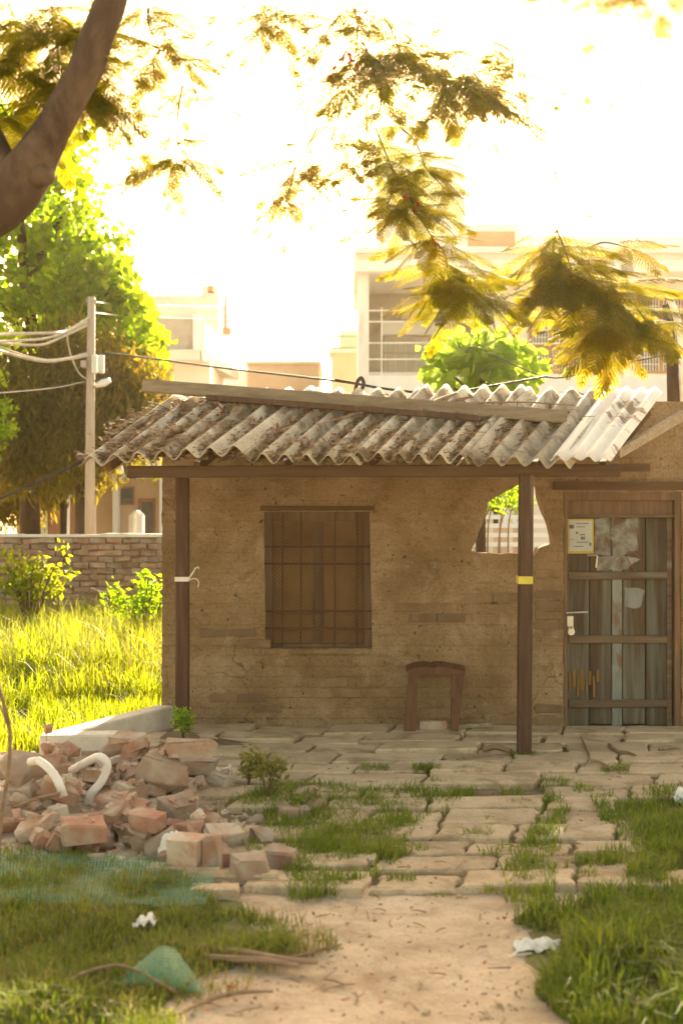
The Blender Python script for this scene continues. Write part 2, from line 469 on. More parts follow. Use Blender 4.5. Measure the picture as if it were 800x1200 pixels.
MT['redwall'] = surf('red_render', [(0.3, (0.32, 0.16, 0.10)), (0.7, (0.42, 0.23, 0.15))], 0.8, bump=0.2)
MT['terracotta'] = surf('terracotta', [(0.3, (0.42, 0.2, 0.11)), (0.7, (0.52, 0.28, 0.16))], 3, bump=0.2)
MT['brownwood'] = wood('window_wood', (0.20, 0.11, 0.06), (0.30, 0.17, 0.09), 2)
MT['glass'] = surf('dark_pane', [(0.3, (0.05, 0.055, 0.06)), (0.7, (0.10, 0.10, 0.10))], 1.0, bump=0, rough=0.15, spec=0.6)
MT['greenrail'] = surf('green_paint', [(0.3, (0.22, 0.36, 0.22)), (0.7, (0.32, 0.46, 0.3))], 3, bump=0.1)
MT['shutter'] = surf('pale_shutter', [(0.3, (0.46, 0.44, 0.40)), (0.7, (0.58, 0.56, 0.5))], 3, bump=0.1)
MT['winshutter'] = surf('window_shutter_sheet', [(0.3, (0.20, 0.115, 0.05)), (0.7, (0.29, 0.175, 0.08))], 2.0, bump=0.2, dirt=(0.14, 0.08, 0.04), dscale=2.5, dlim=(0.5, 0.75))
MT['rail'] = surf('white_metal_rail', [(0.3, (0.68, 0.68, 0.66)), (0.7, (0.8, 0.8, 0.78))], 3, bump=0, rough=0.4)

MT['shadejointsoil'] = surf('shade_dark_joint_soil', [(0.3, (0.13, 0.095, 0.055)), (0.7, (0.25, 0.185, 0.11))], 4.0, bump=0.7, bscale=16, bdist=0.03, speck=(0.08, 0.06, 0.035))  # joint soil coloured darker to paint in the shadow between slabs

def fast_mesh(name, V, Fs, mat):
    """Mesh from a vertex array and a list of face-index arrays (each M x k)."""
    me = bpy.data.meshes.new(name)
    V = np.asarray(V, dtype=np.float32)
    me.vertices.add(len(V)); me.vertices.foreach_set('co', V.ravel())
    loops = np.concatenate([f.ravel() for f in Fs]).astype(np.int32)
    tot = np.concatenate([np.full(len(f), f.shape[1]) for f in Fs]).astype(np.int32)
    start = np.concatenate([[0], np.cumsum(tot)[:-1]]).astype(np.int32)
    me.loops.add(len(loops)); me.loops.foreach_set('vertex_index', loops)
    me.polygons.add(len(tot)); me.polygons.foreach_set('loop_start', start); me.polygons.foreach_set('loop_total', tot)
    me.materials.append(mat)
    me.update(calc_edges=True)
    return me

def unit(a): return a / np.maximum(np.linalg.norm(a, axis=1, keepdims=True), 1e-6)

def leaf_points(C, size, aspect=0.5, droop=0.0, rs=npr):
    """Folded diamond leaves at points C: returns vertices and triangles."""
    n = len(C)
    d = unit(rs.normal(size=(n, 3)) + np.array([0, 0, -droop]))
    s = unit(np.cross(d, rs.normal(size=(n, 3))))
    up = np.cross(s, d)
    L = size * (0.6 + 0.8 * rs.rand(n, 1))
    W = L * aspect
    a = C - d * L * 0.5; b = C + d * L * 0.5
    c1 = C + s * W * 0.5 + up * W * 0.22; c2 = C - s * W * 0.5 + up * W * 0.22
    V = np.stack([a, c1, b, c2], 1).reshape(-1, 3)
    k = np.arange(n)[:, None] * 4
    T = np.concatenate([k + np.array([[0, 1, 2]]), k + np.array([[0, 2, 3]])], 0)
    return V, T

def crown_points(clumps, per, squash=0.8, rs=npr):
    out = []
    for c, r in clumps:
        n = max(4, int(per * (r ** 2)))
        p = unit(rs.normal(size=(n, 3))) * (rs.rand(n, 1) ** 0.45) * r
        p[:, 2] *= squash
        out.append(p + np.array(c))
    return np.concatenate(out, 0)

def cloud(name, clumps, per, size, mat, parent, aspect=0.5, droop=0.0, squash=0.8):
    C = crown_points(clumps, per, squash)
    V, T = leaf_points(C, size, aspect, droop)
    V = V - np.array(root_loc(parent))
    return link(name, fast_mesh(name, V, [T], mat), parent)

def blades(name, B, H, mat, width=0.006, lean=0.35, parent=None, kind='stuff', rs=npr):
    """Grass blades rooted at B (n x 3) with heights H."""
    n = len(B)
    H = H.reshape(-1, 1)
    ang = rs.rand(n, 1) * 2 * math.pi
    d = np.concatenate([np.cos(ang), np.sin(ang), np.zeros((n, 1))], 1)
    a2 = ang + math.pi / 2 + rs.normal(size=(n, 1)) * 0.5
    s = np.concatenate([np.cos(a2), np.sin(a2), np.zeros((n, 1))], 1)
    ln = np.abs(rs.normal(size=(n, 1))) * lean * H
    w_ = width * (0.6 + 0.8 * rs.rand(n, 1))
    up = np.array([[0, 0, 1.0]])
    m1 = B + d * ln * 0.25 + up * H * 0.5
    m2 = B + d * ln * 0.65 + up * H * 0.82
    tp = B + d * ln * 1.25 + up * H * (1 - 0.12 * (ln / H) ** 2)
    V = np.stack([B - s * w_, B + s * w_, m1 + s * w_ * 0.8, m1 - s * w_ * 0.8, m2 + s * w_ * 0.45, m2 - s * w_ * 0.45, tp], 1).reshape(-1, 3)
    k = np.arange(n)[:, None] * 7
    Q = np.concatenate([k + np.array([[0, 1, 2, 3]]), k + np.array([[3, 2, 4, 5]])], 0)
    T = k + np.array([[5, 4, 6]])
    off = np.array(root_loc(parent)) if parent is not None else np.zeros(3)
    o = link(name, fast_mesh(name, V - off, [Q, T], mat), parent)
    if kind: o['kind'] = kind
    return o

# ------------------------------------------------------------------ ground
def mound(x, y):
    """Low heap of earth under the rubble, and a rise at the hut's left foot."""
    h = 0.13 * math.exp(-(((x + 1.75) / 0.75) ** 2 + ((y - 8.6) / 0.85) ** 2))
    h += 0.14 * math.exp(-(((x + 1.35) / 0.55) ** 2 + ((y - 10.1) / 0.75) ** 2))
    return h

def make_ground():
    xs = sorted(set([-230, -120, -60, -30, -15, -9] + [round(-6 + i * 0.1, 3) for i in range(111)] + [7, 9, 15, 30, 60, 120, 230]))
    ys = sorted(set([-120, -40, -15, -5, 0] + [round(2.5 + i * 0.1, 3) for i in range(170)] + [21, 25, 35, 50, 80, 140, 240]))
    V, Fc = [], []
    for y in ys:
        for x in xs:
            z = mound(x, y)
            near = max(0, 1 - abs(y - 8) / 12) * (1 if abs(x) < 6 else 0)
            z += near * 0.018 * (noise.noise(Vector((x * 1.3, y * 1.3, 0))) + 0.8 * noise.noise(Vector((x * 4, y * 4, 3))))
            V.append((x, y, z - 0.012))
    nx = len(xs)
    for j in range(len(ys) - 1):
        for i in range(nx - 1):
            Fc.append((j * nx + i, j * nx + i + 1, (j + 1) * nx + i + 1, (j + 1) * nx + i))
    me = bpy.data.meshes.new('ground'); me.from_pydata(V, [], Fc); me.materials.append(MT['ground'])
    me.polygons.foreach_set('use_smooth', [True] * len(Fc))
    o = link('ground', me); o['kind'] = 'structure'
    return o
make_ground()

def gz(x, y):
    near = max(0, 1 - abs(y - 8) / 12) * (1 if abs(x) < 6 else 0)
    return mound(x, y) - 0.012 + near * 0.018 * (noise.noise(Vector((x * 1.3, y * 1.3, 0))) + 0.8 * noise.noise(Vector((x * 4, y * 4, 3))))

def patch(name, pts, mat, lift=0.006, step=0.12):
    """Irregular sheet of soil lying on the ground, following its height."""
    pts = [Vector((p[0], p[1])) for p in pts]
    ring = []
    for i, p in enumerate(pts):
        q = pts[(i + 1) % len(pts)]
        n = max(2, int((q - p).length / 0.08))
        for k in range(n):
            a = p.lerp(q, k / n)
            ring.append(a + Vector((noise.noise(Vector((a.x * 5, a.y * 5, 1))), noise.noise(Vector((a.x * 5, a.y * 5, 7))))) * 0.09)
    lo = (min(p.x for p in ring), min(p.y for p in ring)); hi = (max(p.x for p in ring), max(p.y for p in ring))
    inner = []
    y = lo[1]
    while y < hi[1]:
        x = lo[0]
        while x < hi[0]:
            if inside((x, y), ring): inner.append(Vector((x, y)))
            x += step
        y += step
    vs2, _, fs2, _, _, _ = delaunay_2d_cdt(ring + inner, [], [list(range(len(ring)))], 1, 1e-5)
    me = bpy.data.meshes.new(name)
    me.from_pydata([(p.x, p.y, gz(p.x, p.y) + lift) for p in vs2], [], fs2)
    me.materials.append(mat)
    me.polygons.foreach_set('use_smooth', [True] * len(fs2))
    me.update()
    o = link(name, me); o['kind'] = 'structure'
    return o

def inside(p, poly):
    x, y = p[0], p[1]
    r = False
    j = len(poly) - 1
    for i in range(len(poly)):
        a, b = poly[i], poly[j]
        if (a[1] > y) != (b[1] > y) and x < (b[0] - a[0]) * (y - a[1]) / (b[1] - a[1]) + a[0]: r = not r
        j = i
    return r

patch('lawn_soil', [(-3.2, 4.2), (-0.75, 4.4), (-0.62, 5.0), (-0.35, 5.6), (-0.45, 6.2), (-0.95, 6.7), (-2.0, 7.0), (-3.2, 7.4)], MT['soil'])
patch('verge_soil', [(0.62, 4.2), (3.6, 4.2), (3.6, 8.9), (2.15, 8.8), (1.75, 7.8), (1.5, 6.9), (1.3, 6.3), (0.85, 6.0), (0.75, 5.4), (0.9, 5.0)], MT['soil'])
patch('field_soil', [(-7.5, 9.3), (-3.0, 9.4), (-2.2, 10.3), (-1.55, 11.2), (-1.2, 13), (-0.9, 18.7), (-7.5, 18.7)], MT['soil'], step=0.25)

patch('shade_joint_soil', [(-0.25, 6.62), (0.4, 6.5), (1.0, 6.55), (1.5, 6.7), (1.9, 7.2), (3.5, 8.6), (3.5, 11.05), (-1.35, 11.05), (-1.3, 9.6), (-0.75, 8.4), (-0.55, 7.3)], MT['shadejointsoil'], .005)  # soil sheet under the slabs, its dark tone standing for shadowed gaps

# ------------------------------------------------------------------ paving: every slab a piece of its own
paving = empty('paving', (0.6, 8.5, 0), kind='structure')
PAVED = []
def paver_mesh(name, quad, top, thick=0.05):
    bm = bmesh.new()
    n = 6
    ring = []
    for i in range(4):
        a, b = quad[i], quad[(i + 1) % 4]
        for k in range(n):
            t = k / n
            p = a.lerp(b, t)
            j = 0.016
            ring.append(Vector((p.x + rnd.uniform(-j, j), p.y + rnd.uniform(-j, j), 0)))
    c = sum(ring, Vector()) / len(ring)
    t0 = [bm.verts.new((p.x, p.y, top - thick)) for p in ring]
    t1 = [bm.verts.new((p.x, p.y, top - 0.010 + rnd.uniform(-0.002, 0.002))) for p in ring]
    t2 = [bm.verts.new((p.x + (c.x - p.x) / max((c - p).length, .01) * 0.014, p.y + (c.y - p.y) / max((c - p).length, .01) * 0.014, top + rnd.uniform(-0.002, 0.002))) for p in ring]
    L = len(ring)
    for i in range(L):
        k = (i + 1) % L
        bm.faces.new((t0[i], t0[k], t1[k], t1[i])); bm.faces.new((t1[i], t1[k], t2[k], t2[i]))
    bm.faces.new(t2)
    me = bpy.data.meshes.new(name); bm.to_mesh(me); bm.free()
    me.materials.append(MT['paver'])
    return me

# slab rows: the near edge of each row as surveyed, nearest first
rows = [6.08, 6.36, 6.68, 6.98, 7.25, 7.62, 8.0, 8.33, 8.72, 9.12, 9.5, 9.9, 10.3, 10.7, 11.12]
for j in range(len(rows) - 1):
    y0, y1 = rows[j] + rnd.uniform(.016, .034), rows[j + 1] - rnd.uniform(.012, .022)
    far = y0 > 8.6
    x = -2.2 + (0.23 if j % 2 else 0) + rnd.uniform(-0.1, 0.1)
    sk = 0.21
    while x < 3.5:
        wd = rnd.choice([0.42, 0.55, 0.62, 0.7]) if not far else rnd.choice([0.5, 0.62, 0.75])
        xa, xb = x + 0.014, x + wd - 0.014
        xm = (xa + xb) / 2 + (y0 - 8) * sk
        x += wd
        left = -0.42 if y0 < 7.2 else (-0.75 if y0 < 8.2 else -1.5)
        right = 1.42 if y0 < 7 else (1.75 if y0 < 8.2 else 3.4)
        if xm < left or xm > right: continue
        if not far and rnd.random() < 0.06: continue
        if y0 < 7.4 and xm < 0.1 and rnd.random() < 0.35: continue
        if y0 < 6.3 and rnd.random() < .3: continue
        quad = [Vector((xa + (y0 - 8) * sk, y0, 0)), Vector((xb + (y0 - 8) * sk, y0, 0)), Vector((xb + (y1 - 8) * sk, y1, 0)), Vector((xa + (y1 - 8) * sk, y1, 0))]
        dy = rnd.uniform(-0.02, 0.02)
        for q in quad[:2]: q.y += dy
        top = 0.030 + rnd.uniform(-0.016, 0.014) + (0.004 if far else (-.012 if y0 < 6.6 else 0))
        c = sum(quad, Vector()) / 4
        top += mound(c.x, c.y) * 0.55
        me = paver_mesh('paver', [q - c for q in quad], 0, 0.06)
        o = link('paver', me, paving, c - Vector(paving.location) + Vector((0, 0, top)))
        o.rotation_euler = (rnd.uniform(-0.02, 0.02), rnd.uniform(-0.02, 0.02), rnd.uniform(-0.03, 0.03))
        PAVED.append((c.x, c.y))

# ------------------------------------------------------------------ the hut
HY = 11.1
hut = empty('brick_hut', (0.7, HY, 0), 'low plastered brick hut with a corrugated verandah roof and old plank door', 'hut')
def hp(u, v): return P(u, v, HY)

def ragged(poly, step, amp, seed):
    out = []
    for i, p in enumerate(poly):
        q = poly[(i + 1) % len(poly)]
        n = max(1, int((Vector(q) - Vector(p)).length / step))
        for k in range(n):
            a = Vector(p).lerp(Vector(q), k / n)
            out.append(a + Vector((noise.noise(Vector((a.x * 9, a.y * 9, seed))), noise.noise(Vector((a.x * 9, a.y * 9, seed + 5))))) * amp)
    return out

def px2(u, v):
    p = hp(u, v)
    return (p.x, p.z)

WALL_T = 0.22
win = [px2(311, 760), px2(436, 760), px2(433, 600), px2(309, 600)]
hole = [px2(553, 647), px2(607, 650), px2(627, 651), px2(631, 643), px2(648, 638), px2(645, 620), px2(638, 600), px2(632, 585), px2(630, 571), px2(610, 566), px2(590, 578), px2(571, 588), px2(567, 607), px2(560, 628)]
door_x0, door_x1, door_top = hp(660, 0).x, hp(798, 0).x, 1.93
outline = [(-1.457, -0.05), (door_x0, -0.05), (door_x0, door_top), (door_x1, door_top), (door_x1, -0.05), (3.6, -0.05), (3.6, 2.67), (2.55, 2.67), (2.3, 2.62), (1.9, 2.6), (-1.3, 2.6), (-1.457, 2.3)]

def make_wall():
    ol = ragged(outline, 0.05, 0.012, 3)
    wn = ragged(win, 0.05, 0.005, 9)
    hl = ragged(hole, 0.03, 0.018, 15)
    pts, loops = [], []
    for lp in (ol, wn, hl):
        b = len(pts); pts += [Vector((p.x, p.y)) for p in lp]; loops.append(list(range(b, b + len(lp))))
    grid = []
    st = 0.034
    for j in range(int(2.8 / st)):
        for i in range(int(5.2 / st)):
            p = (-1.5 + (i + 0.5 * (j % 2)) * st, -0.03 + j * st)
            if not inside(p, ol) or inside(p, wn) or inside(p, hl): continue
            grid.append(Vector(p))
    edges = [(lp[i], lp[(i + 1) % len(lp)]) for lp in loops for i in range(len(lp))]
    v2, e2, f2, ov, _, _ = delaunay_2d_cdt(pts + grid, edges, [], 0, 1e-6)
    keep = []
    for f in f2:
        c = sum((v2[i] for i in f), Vector((0, 0))) / len(f)
        if inside(c, ol) and not inside(c, wn) and not inside(c, hl): keep.append(f)
    def rel(p):
        x, z = p
        q = Vector((x, z, 0))
        course = 0.5 + 0.5 * math.cos(2 * math.pi * z / 0.085)
        wear = max(0, min(1, (noise.fractal(q * 1.6 + Vector((4, 2, 0)), 1.0, 2.0, 4) + 0.35) * 1.3))
        foot = max(0, 1 - z / 0.5) * 0.6
        return (0.016 * noise.fractal(q * 2.6, 0.9, 2.0, 5) + 0.007 * noise.noise(q * 14) + 0.004 * (course ** 4) * min(1, wear + foot))
    n = len(v2)
    V = [(p.x, HY + rel(p), p.y) for p in v2] + [(p.x, HY + WALL_T, p.y) for p in v2]
    Fc = [tuple(f) for f in keep] + [tuple(n + i for i in reversed(f)) for f in keep]
    cnt = {}
    for f in keep:
        for i in range(len(f)):
            a, b = f[i], f[(i + 1) % len(f)]
            cnt[(a, b)] = 1
    for (a, b) in cnt:
        if (b, a) not in cnt: Fc.append((b, a, a + n, b + n))
    me = bpy.data.meshes.new('wall')
    o = root_loc(hut)
    me.from_pydata([(x - o.x, y - o.y, z - o.z) for x, y, z in V], [], Fc)
    bm = bmesh.new(); bm.from_mesh(me); bmesh.ops.recalc_face_normals(bm, faces=bm.faces); bm.to_mesh(me); bm.free()
    me.materials.append(MT['plaster']); me.update()
    return link('wall', me, hut)
hwall = make_wall()
# return walls behind the front
MB().box((-1.455, HY + WALL_T + 0.002, -0.05), (-1.235, HY + 1.0, 2.1)).build('side_wall', MT['plaster'], hut)
MB().box((3.38, HY + WALL_T + 0.002, -0.05), (3.6, HY + 2.6, 2.6)).build('side_wall', MT['plaster'], hut)

def chipped_brick(lx, ly, lz, jit, seed, cut=0.0):
    r = random.Random(seed)
    bm = bmesh.new()
    bmesh.ops.create_cube(bm, size=1.0)
    for v in bm.verts: v.co = Vector((v.co.x * lx, v.co.y * ly, v.co.z * lz))
    bmesh.ops.bevel(bm, geom=bm.edges[:], offset=min(lx, ly, lz) * 0.10, segments=1, affect='EDGES')
    if cut:
        nrm = Vector((1, r.uniform(-.5, .5), r.uniform(-.4, .4))).normalized()
        g = bmesh.ops.bisect_plane(bm, geom=bm.verts[:] + bm.edges[:] + bm.faces[:], plane_co=Vector((lx * (0.5 - cut), 0, 0)), plane_no=nrm, clear_outer=True)
        ed = [e for e in g['geom_cut'] if isinstance(e, bmesh.types.BMEdge)]
        if ed:
            bmesh.ops.holes_fill(bm, edges=ed)
    for v in bm.verts: v.co += Vector((r.uniform(-jit, jit), r.uniform(-jit, jit), r.uniform(-jit, jit)))
    return bm
def bm_mesh(bm, name, mat):
    bmesh.ops.recalc_face_normals(bm, faces=bm.faces)
    me = bpy.data.meshes.new(name); bm.to_mesh(me); bm.free(); me.materials.append(mat); me.update()
    return me
# bricks laid bare where the plaster has come off
bare = [bm_mesh(chipped_brick(0.225, 0.05, 0.07, 0.004, 50 + i), 'brick', MT['hutbrick']) for i in range(4)]
for u0, v0, nx, ny in ((651, 672, 1, 6), (644, 818, 1, 4), (573, 832, 3, 2), (478, 712, 2, 2), (250, 742, 2, 2), (262, 818, 2, 2), (390, 800, 2, 2), (560, 700, 2, 1)):
    for j in range(ny):
        for i in range(nx):
            if rnd.random() < 0.15: continue
            p = hp(u0, v0)
            x = p.x + i * 0.235 + (0.117 if j % 2 and nx > 1 else 0)
            if nx == 1: x += 0.0
            z = max(0.05, p.z - j * 0.085)
            if x > door_x0 - 0.12: x = door_x0 - 0.122
            inst('brick', rnd.choice(bare), Matrix.Translation((x, HY + 0.017 + rnd.uniform(-0.004, 0.006), z)) @ Matrix.Rotation(rnd.uniform(-0.02, 0.02), 4, 'Y'), hwall)

# window: shutter boards, frame, bars and mesh
wx0, wz0 = px2(311, 760); wx1, wz1 = px2(434, 600)
window = MB()
fy = HY + 0.10
for lo, hi in (((wx0 - .02, fy, wz0 - .01), (wx0 + .055, fy + .06, wz1 + .01)), ((wx1 - .055, fy, wz0 - .01), (wx1 + .02, fy + .06, wz1 + .01)),
               ((wx0 + .055, fy + .002, wz1 - .075), (wx1 - .055, fy + .058, wz1 + .01)), ((wx0 + .055, fy + .002, wz0 - .01), (wx1 - .055, fy + .058, wz0 + .03)),
               ((0.5 * (wx0 + wx1) - .035, fy + .004, wz0 + .03), (0.5 * (wx0 + wx1) + .035, fy + .056, wz1 - .075))):
    window.box(lo, hi)
window = window.build('window', MT['jamb'], hut)
xm_ = .5 * (wx0 + wx1)
for a, b in ((wx0 + .055, xm_ - .037), (xm_ + .037, wx1 - .055)):
    MB().box((a + .002, fy + .035, wz0 + .032), (b - .002, fy + .05, wz1 - .077)).build('shutter_panel', MT['winshutter'], window)
MB().box((wx0 - .02, fy + .132, wz0 - .01), (wx1 + .02, fy + .145, wz1 + .01)).build('light_block_board', MT['beam'], window)  # unseen board added behind the shutters to stop light showing through
for u in (330, 352, 392, 418):
    x = hp(u, 0).x
    MB().tube([(x, fy - .02, wz0 - .01), (x + .004, fy - .022, wz1 + .01)], 0.007, 6).build('bar', MT['iron'], window)
for v in (641, 661, 717, 737):
    z = hp(0, v).z
    MB().bar((wx0 - .01, fy - .034, z), (wx1 + .01, fy - .034, z + rnd.uniform(-.006, .006)), .006, .016).build('bar', MT['iron'], window)
mesh_ = MB()
s = 0.032
yy = fy - .008
W_, H_ = wx1 - wx0 - .11, wz1 - wz0 - .11
k = -int(H_ / s)
while k * s < W_:
    for sgn in (1, -1):
        a0, a1 = max(0, k * s), min(W_, k * s + H_)
        if a1 > a0:
            za, zb = (a0 - k * s), (a1 - k * s)
            if sgn < 0: za, zb = H_ - za, H_ - zb
            mesh_.bar((wx0 + .055 + a0, yy + .002 * sgn, wz0 + .03 + za), (wx0 + .055 + a1, yy + .002 * sgn, wz0 + .03 + zb), .0025, .0025)
    k += 1
tag(mesh_.build('wire_mesh', MT['iron'], window), kind='stuff')
MB().box((wx0 - .05, HY - .015, wz0 - .045), (wx1 + .04, HY + .09, wz0 - .012)).build('window_sill', MT['plaster'], hut, bevel=.006)
MB().box((wx0 - .04, HY - .035, wz1 + .012), (wx1 + .03, HY + .09, wz1 + .05)).build('lintel', MT['beam'], hut)

# door in its frame
df = MB()
dy = HY + 0.05
dx0, dx1 = hp(665, 0).x, hp(790, 0).x
df.box((door_x0 + .001, dy - .04, -.02), (dx0, dy + .08, door_top)); df.box((dx1, dy - .04, -.02), (door_x1 - .001, dy + .08, door_top))
df.box((door_x0 + .002, dy - .038, door_top - .065), (door_x1 - .002, dy + .078, door_top + .01))
df.build('door_frame', MT['jamb'], hut, bevel=.006)
MB().box((dx0 - .12, HY - .035, door_top + .02), (3.0, HY + .06, door_top + .085)).build('lintel', MT['beam'], hut)
MB().box((dx0 - .05, dy + .091, -.05), (dx1 + .05, dy + .112, door_top + .05)).build('light_block_board', MT['beam'], hut)  # unseen board added behind the door to block sun from the back
MB().box((dx0, dy - .02, -.02), (dx1, dy + .09, .015)).build('doorstep', MT['stone'], hut)
zt = hp(0, 604).z
MB().box((dx0 + .003, dy + .012, zt + .012), (dx1 - .003, dy + .04, door_top - .066)).build('transom_board', MT['jamb'], hut)
MB().bar((dx0 + .004, dy + .008, zt - .004), (dx1 - .004, dy + .008, zt - .004), .06, .028).build('transom_rail', MT['doorrail'], hut)
door = MB().box((dx0 + .006, dy + .045, .03), (dx1 - .006, dy + .058, zt - .02)).build('door', MT['door'], hut)
edges_ = [665, 692, 718, 731, 758, 790]
for i in range(5):
    a, b = hp(edges_[i], 0).x + .004, hp(edges_[i + 1], 0).x - .004
    bot = .035 if i in (1, 3) else .02
    MB().box((a, dy + .022 + .003 * (i % 2), bot), (b, dy + .044, zt - .022)).build('plank', MT['greypaint'] if i == 2 else MT['door'], door, bevel=.003)
MB().box((hp(783, 0).x, dy + .008, .02), (dx1 - .008, dy + .0215, zt - .024)).build('stile', MT['doorrail'], door)
for v in (675, 750, 826):
    z = hp(0, v).z
    MB().bar((dx0 + .008, dy + .008, z), (dx1 - .045, dy + .008, z + rnd.uniform(-.004, .004)), .026, .062).build('rail', MT['doorrail'], door, bevel=.004)
yp = dy + .0195
def onpaper(name, u0, v0, u1, v1, mat, dep, parent=None):
    a, b = hp(u0, v1), hp(u1, v0)
    return MB().box((a.x, yp - dep - .0015, a.z), (b.x, yp - dep, b.z)).build(name, mat, parent or door)
onpaper('poster', 666, 608, 697, 649, MT['yellowpaper'], .002)['label'] = 'white notice with a yellow border'
onpaper('poster_sheet', 668, 610, 695, 646, MT['paper'], .0045)
for u0, v0, u1, v1 in ((667.5, 615, 673, 619.5), (675, 623, 677.5, 626), (680, 626, 686, 627.5), (681, 629, 686, 632.5), (669, 632, 671, 633.2), (676, 635, 690, 636), (691, 636, 693.5, 640), (672, 640, 684, 641), (676, 613, 690, 614), (676, 617, 686, 618)):
    onpaper('print_mark', u0 + .6, v0, u1 + .6, v1, MT['ink'], .007)
def scrap(poly, mat, dep, seed):
    pts = ragged([px2(*q) for q in poly], .012, .02, seed)
    b = MB(); n = len(pts)
    b.v = [Vector((p.x, yp - dep, p.y)) for p in pts] + [Vector((p.x, yp - dep + .001, p.y)) for p in pts]
    b.f = [tuple(range(n)), tuple(range(2 * n - 1, n - 1, -1))] + [(i, i + n, (i + 1) % n + n, (i + 1) % n) for i in range(n)]
    return b.build('torn_paper', mat, door)
scrap([(698, 650), (716, 652), (715, 607), (698, 607)], MT['torn'], .002, 1)
scrap([(717, 640), (726, 652), (748, 646), (748, 607), (718, 607)], MT['torn'], .0035, 2)
scrap([(700, 668), (735, 668), (752, 655), (730, 650), (702, 654)], MT['torn'], .0022, 3)
scrap([(733, 712), (752, 712), (757, 692), (733, 688)], MT['greypaint'], .003, 5)
for poly in ([(735, 650), (738, 658), (744, 668), (748, 677)], [(735, 650), (738, 647), (744, 648), (750, 653)]):
    MB().tube(spline([P(u, v, HY) + Vector((0, dy - HY + .004, 0)) for u, v in poly], 4), .004, 5).build('chalk_mark', MT['redink'], door)
for i, (u, wd_, h, g_) in enumerate(((668, 2.0, 789, 812), (671.5, 4.2, 786, 806), (677, 2.6, 792, 817), (681, 5.0, 785, 810), (687.5, 1.8, 797, 815), (690.5, 3.4, 788, 804), (696, 2.4, 793, 818), (700, 3.2, 786, 800))):
    a_, b_ = hp(u, g_), hp(u + wd_, h)
    MB().box((a_.x, dy + .008 + .003 * (i % 2), a_.z), (b_.x, dy + .0205, b_.z), Matrix.Translation(a_) @ Matrix.Rotation((i % 3 - 1) * .02, 4, 'Y') @ Matrix.Translation(-a_)).build('splint', MT['yellowwood'], door)
MB().tube([P(663, 718, HY) + Vector((0, -.012, 0)), P(688, 717, HY) + Vector((0, -.012, 0))], .008, 8).build('bolt', MT['metal'], door)
hasp = MB().box((hp(664, 0).x, HY - .012, hp(0, 734).z), (hp(671, 0).x, HY - .004, hp(0, 722).z)).build('hasp', MT['metal'], door)
pc = P(668, 740, HY) + Vector((0, -.03, 0))
pl = MB()
pl.tube([pc + Vector((0, -.014, 0)), pc + Vector((0, .014, 0))], .028, 14)
ring = [pc + Vector((math.sin(a) * .018, 0, .02 + math.cos(a) * .026)) for a in [i * math.pi / 8 - math.pi / 2 for i in range(9)]]
pl.tube(ring, .005, 6)
tag(pl.build('padlock', MT['metal'], hut), 'round steel padlock')
MB().tube(spline([P(688, 651, HY) + Vector((0, .01, 0)), P(698, 651, HY) + Vector((0, -.02, 0)), P(698, 656, HY) + Vector((0, -.025, 0)), P(697.5, 665, HY) + Vector((0, -.02, 0))], 4), .008, 6).build('door_handle', MT['metal'], door)

# verandah: posts, beams, rafters, sheets
post_l = MB().bar(P(214, 872, 10.5), P(214, 552, 10.5) , .10, .105, Vector((0, 1, 0))).build('post', MT['post'], hut, bevel=.008)
pp = P(613.5, 888, 9.83); pq = P(616, 556, 9.83)
post_r = MB().bar(pp - Vector((0, 0, .03)), pq, .098, .105, Vector((0, 1, 0))).build('post', MT['post'], hut, bevel=.008)
a = P(614, 684, 9.83)
MB().bar(a, a + Vector((0.0005, 0, .055)), .106, .113, Vector((0, 1, 0))).build('tape', MT['tape'], post_r)
a = P(214, 681, 10.5)
st = MB().bar(a, a + Vector((0, 0, .035)), .108, .113, Vector((0, 1, 0)))
for q in ([(221, 678), (228, 668), (232, 664), (233, 667)], [(221, 679), (229, 678), (233, 682), (232, 688)], [(220, 679), (226, 672), (229, 665)]):
    st.tube(spline([P(u, v, 10.44) for u, v in q], 4), .004, 5)
st.build('string', MT['string'], post_l)

def E(u, v): return P(u, v, 9.7)
def T(u, v): return P(u, v, 11.16)
MB().bar(P(150, 553, 9.95) , P(725, 552, 9.95), .11, .085).build('beam', MT['beam'], hut, bevel=.006)
MB().bar(P(185, 551, 10.55), P(760, 548, 10.55), .07, .06).build('beam', MT['beam'], hut)
for fr in (0.03, .2, .36, .52, .68, .84, .97):
    e = E(92 + 623 * fr, 546).lerp(T(196 + 579 * fr, 470), .14); t_ = T(196 + 579 * fr, 470)
    d = Vector((0, 0, -.075))
    MB().bar(e + d, t_ + d + Vector((0, -.03, 0)), .05, .07).build('rafter', MT['beam'], hut)

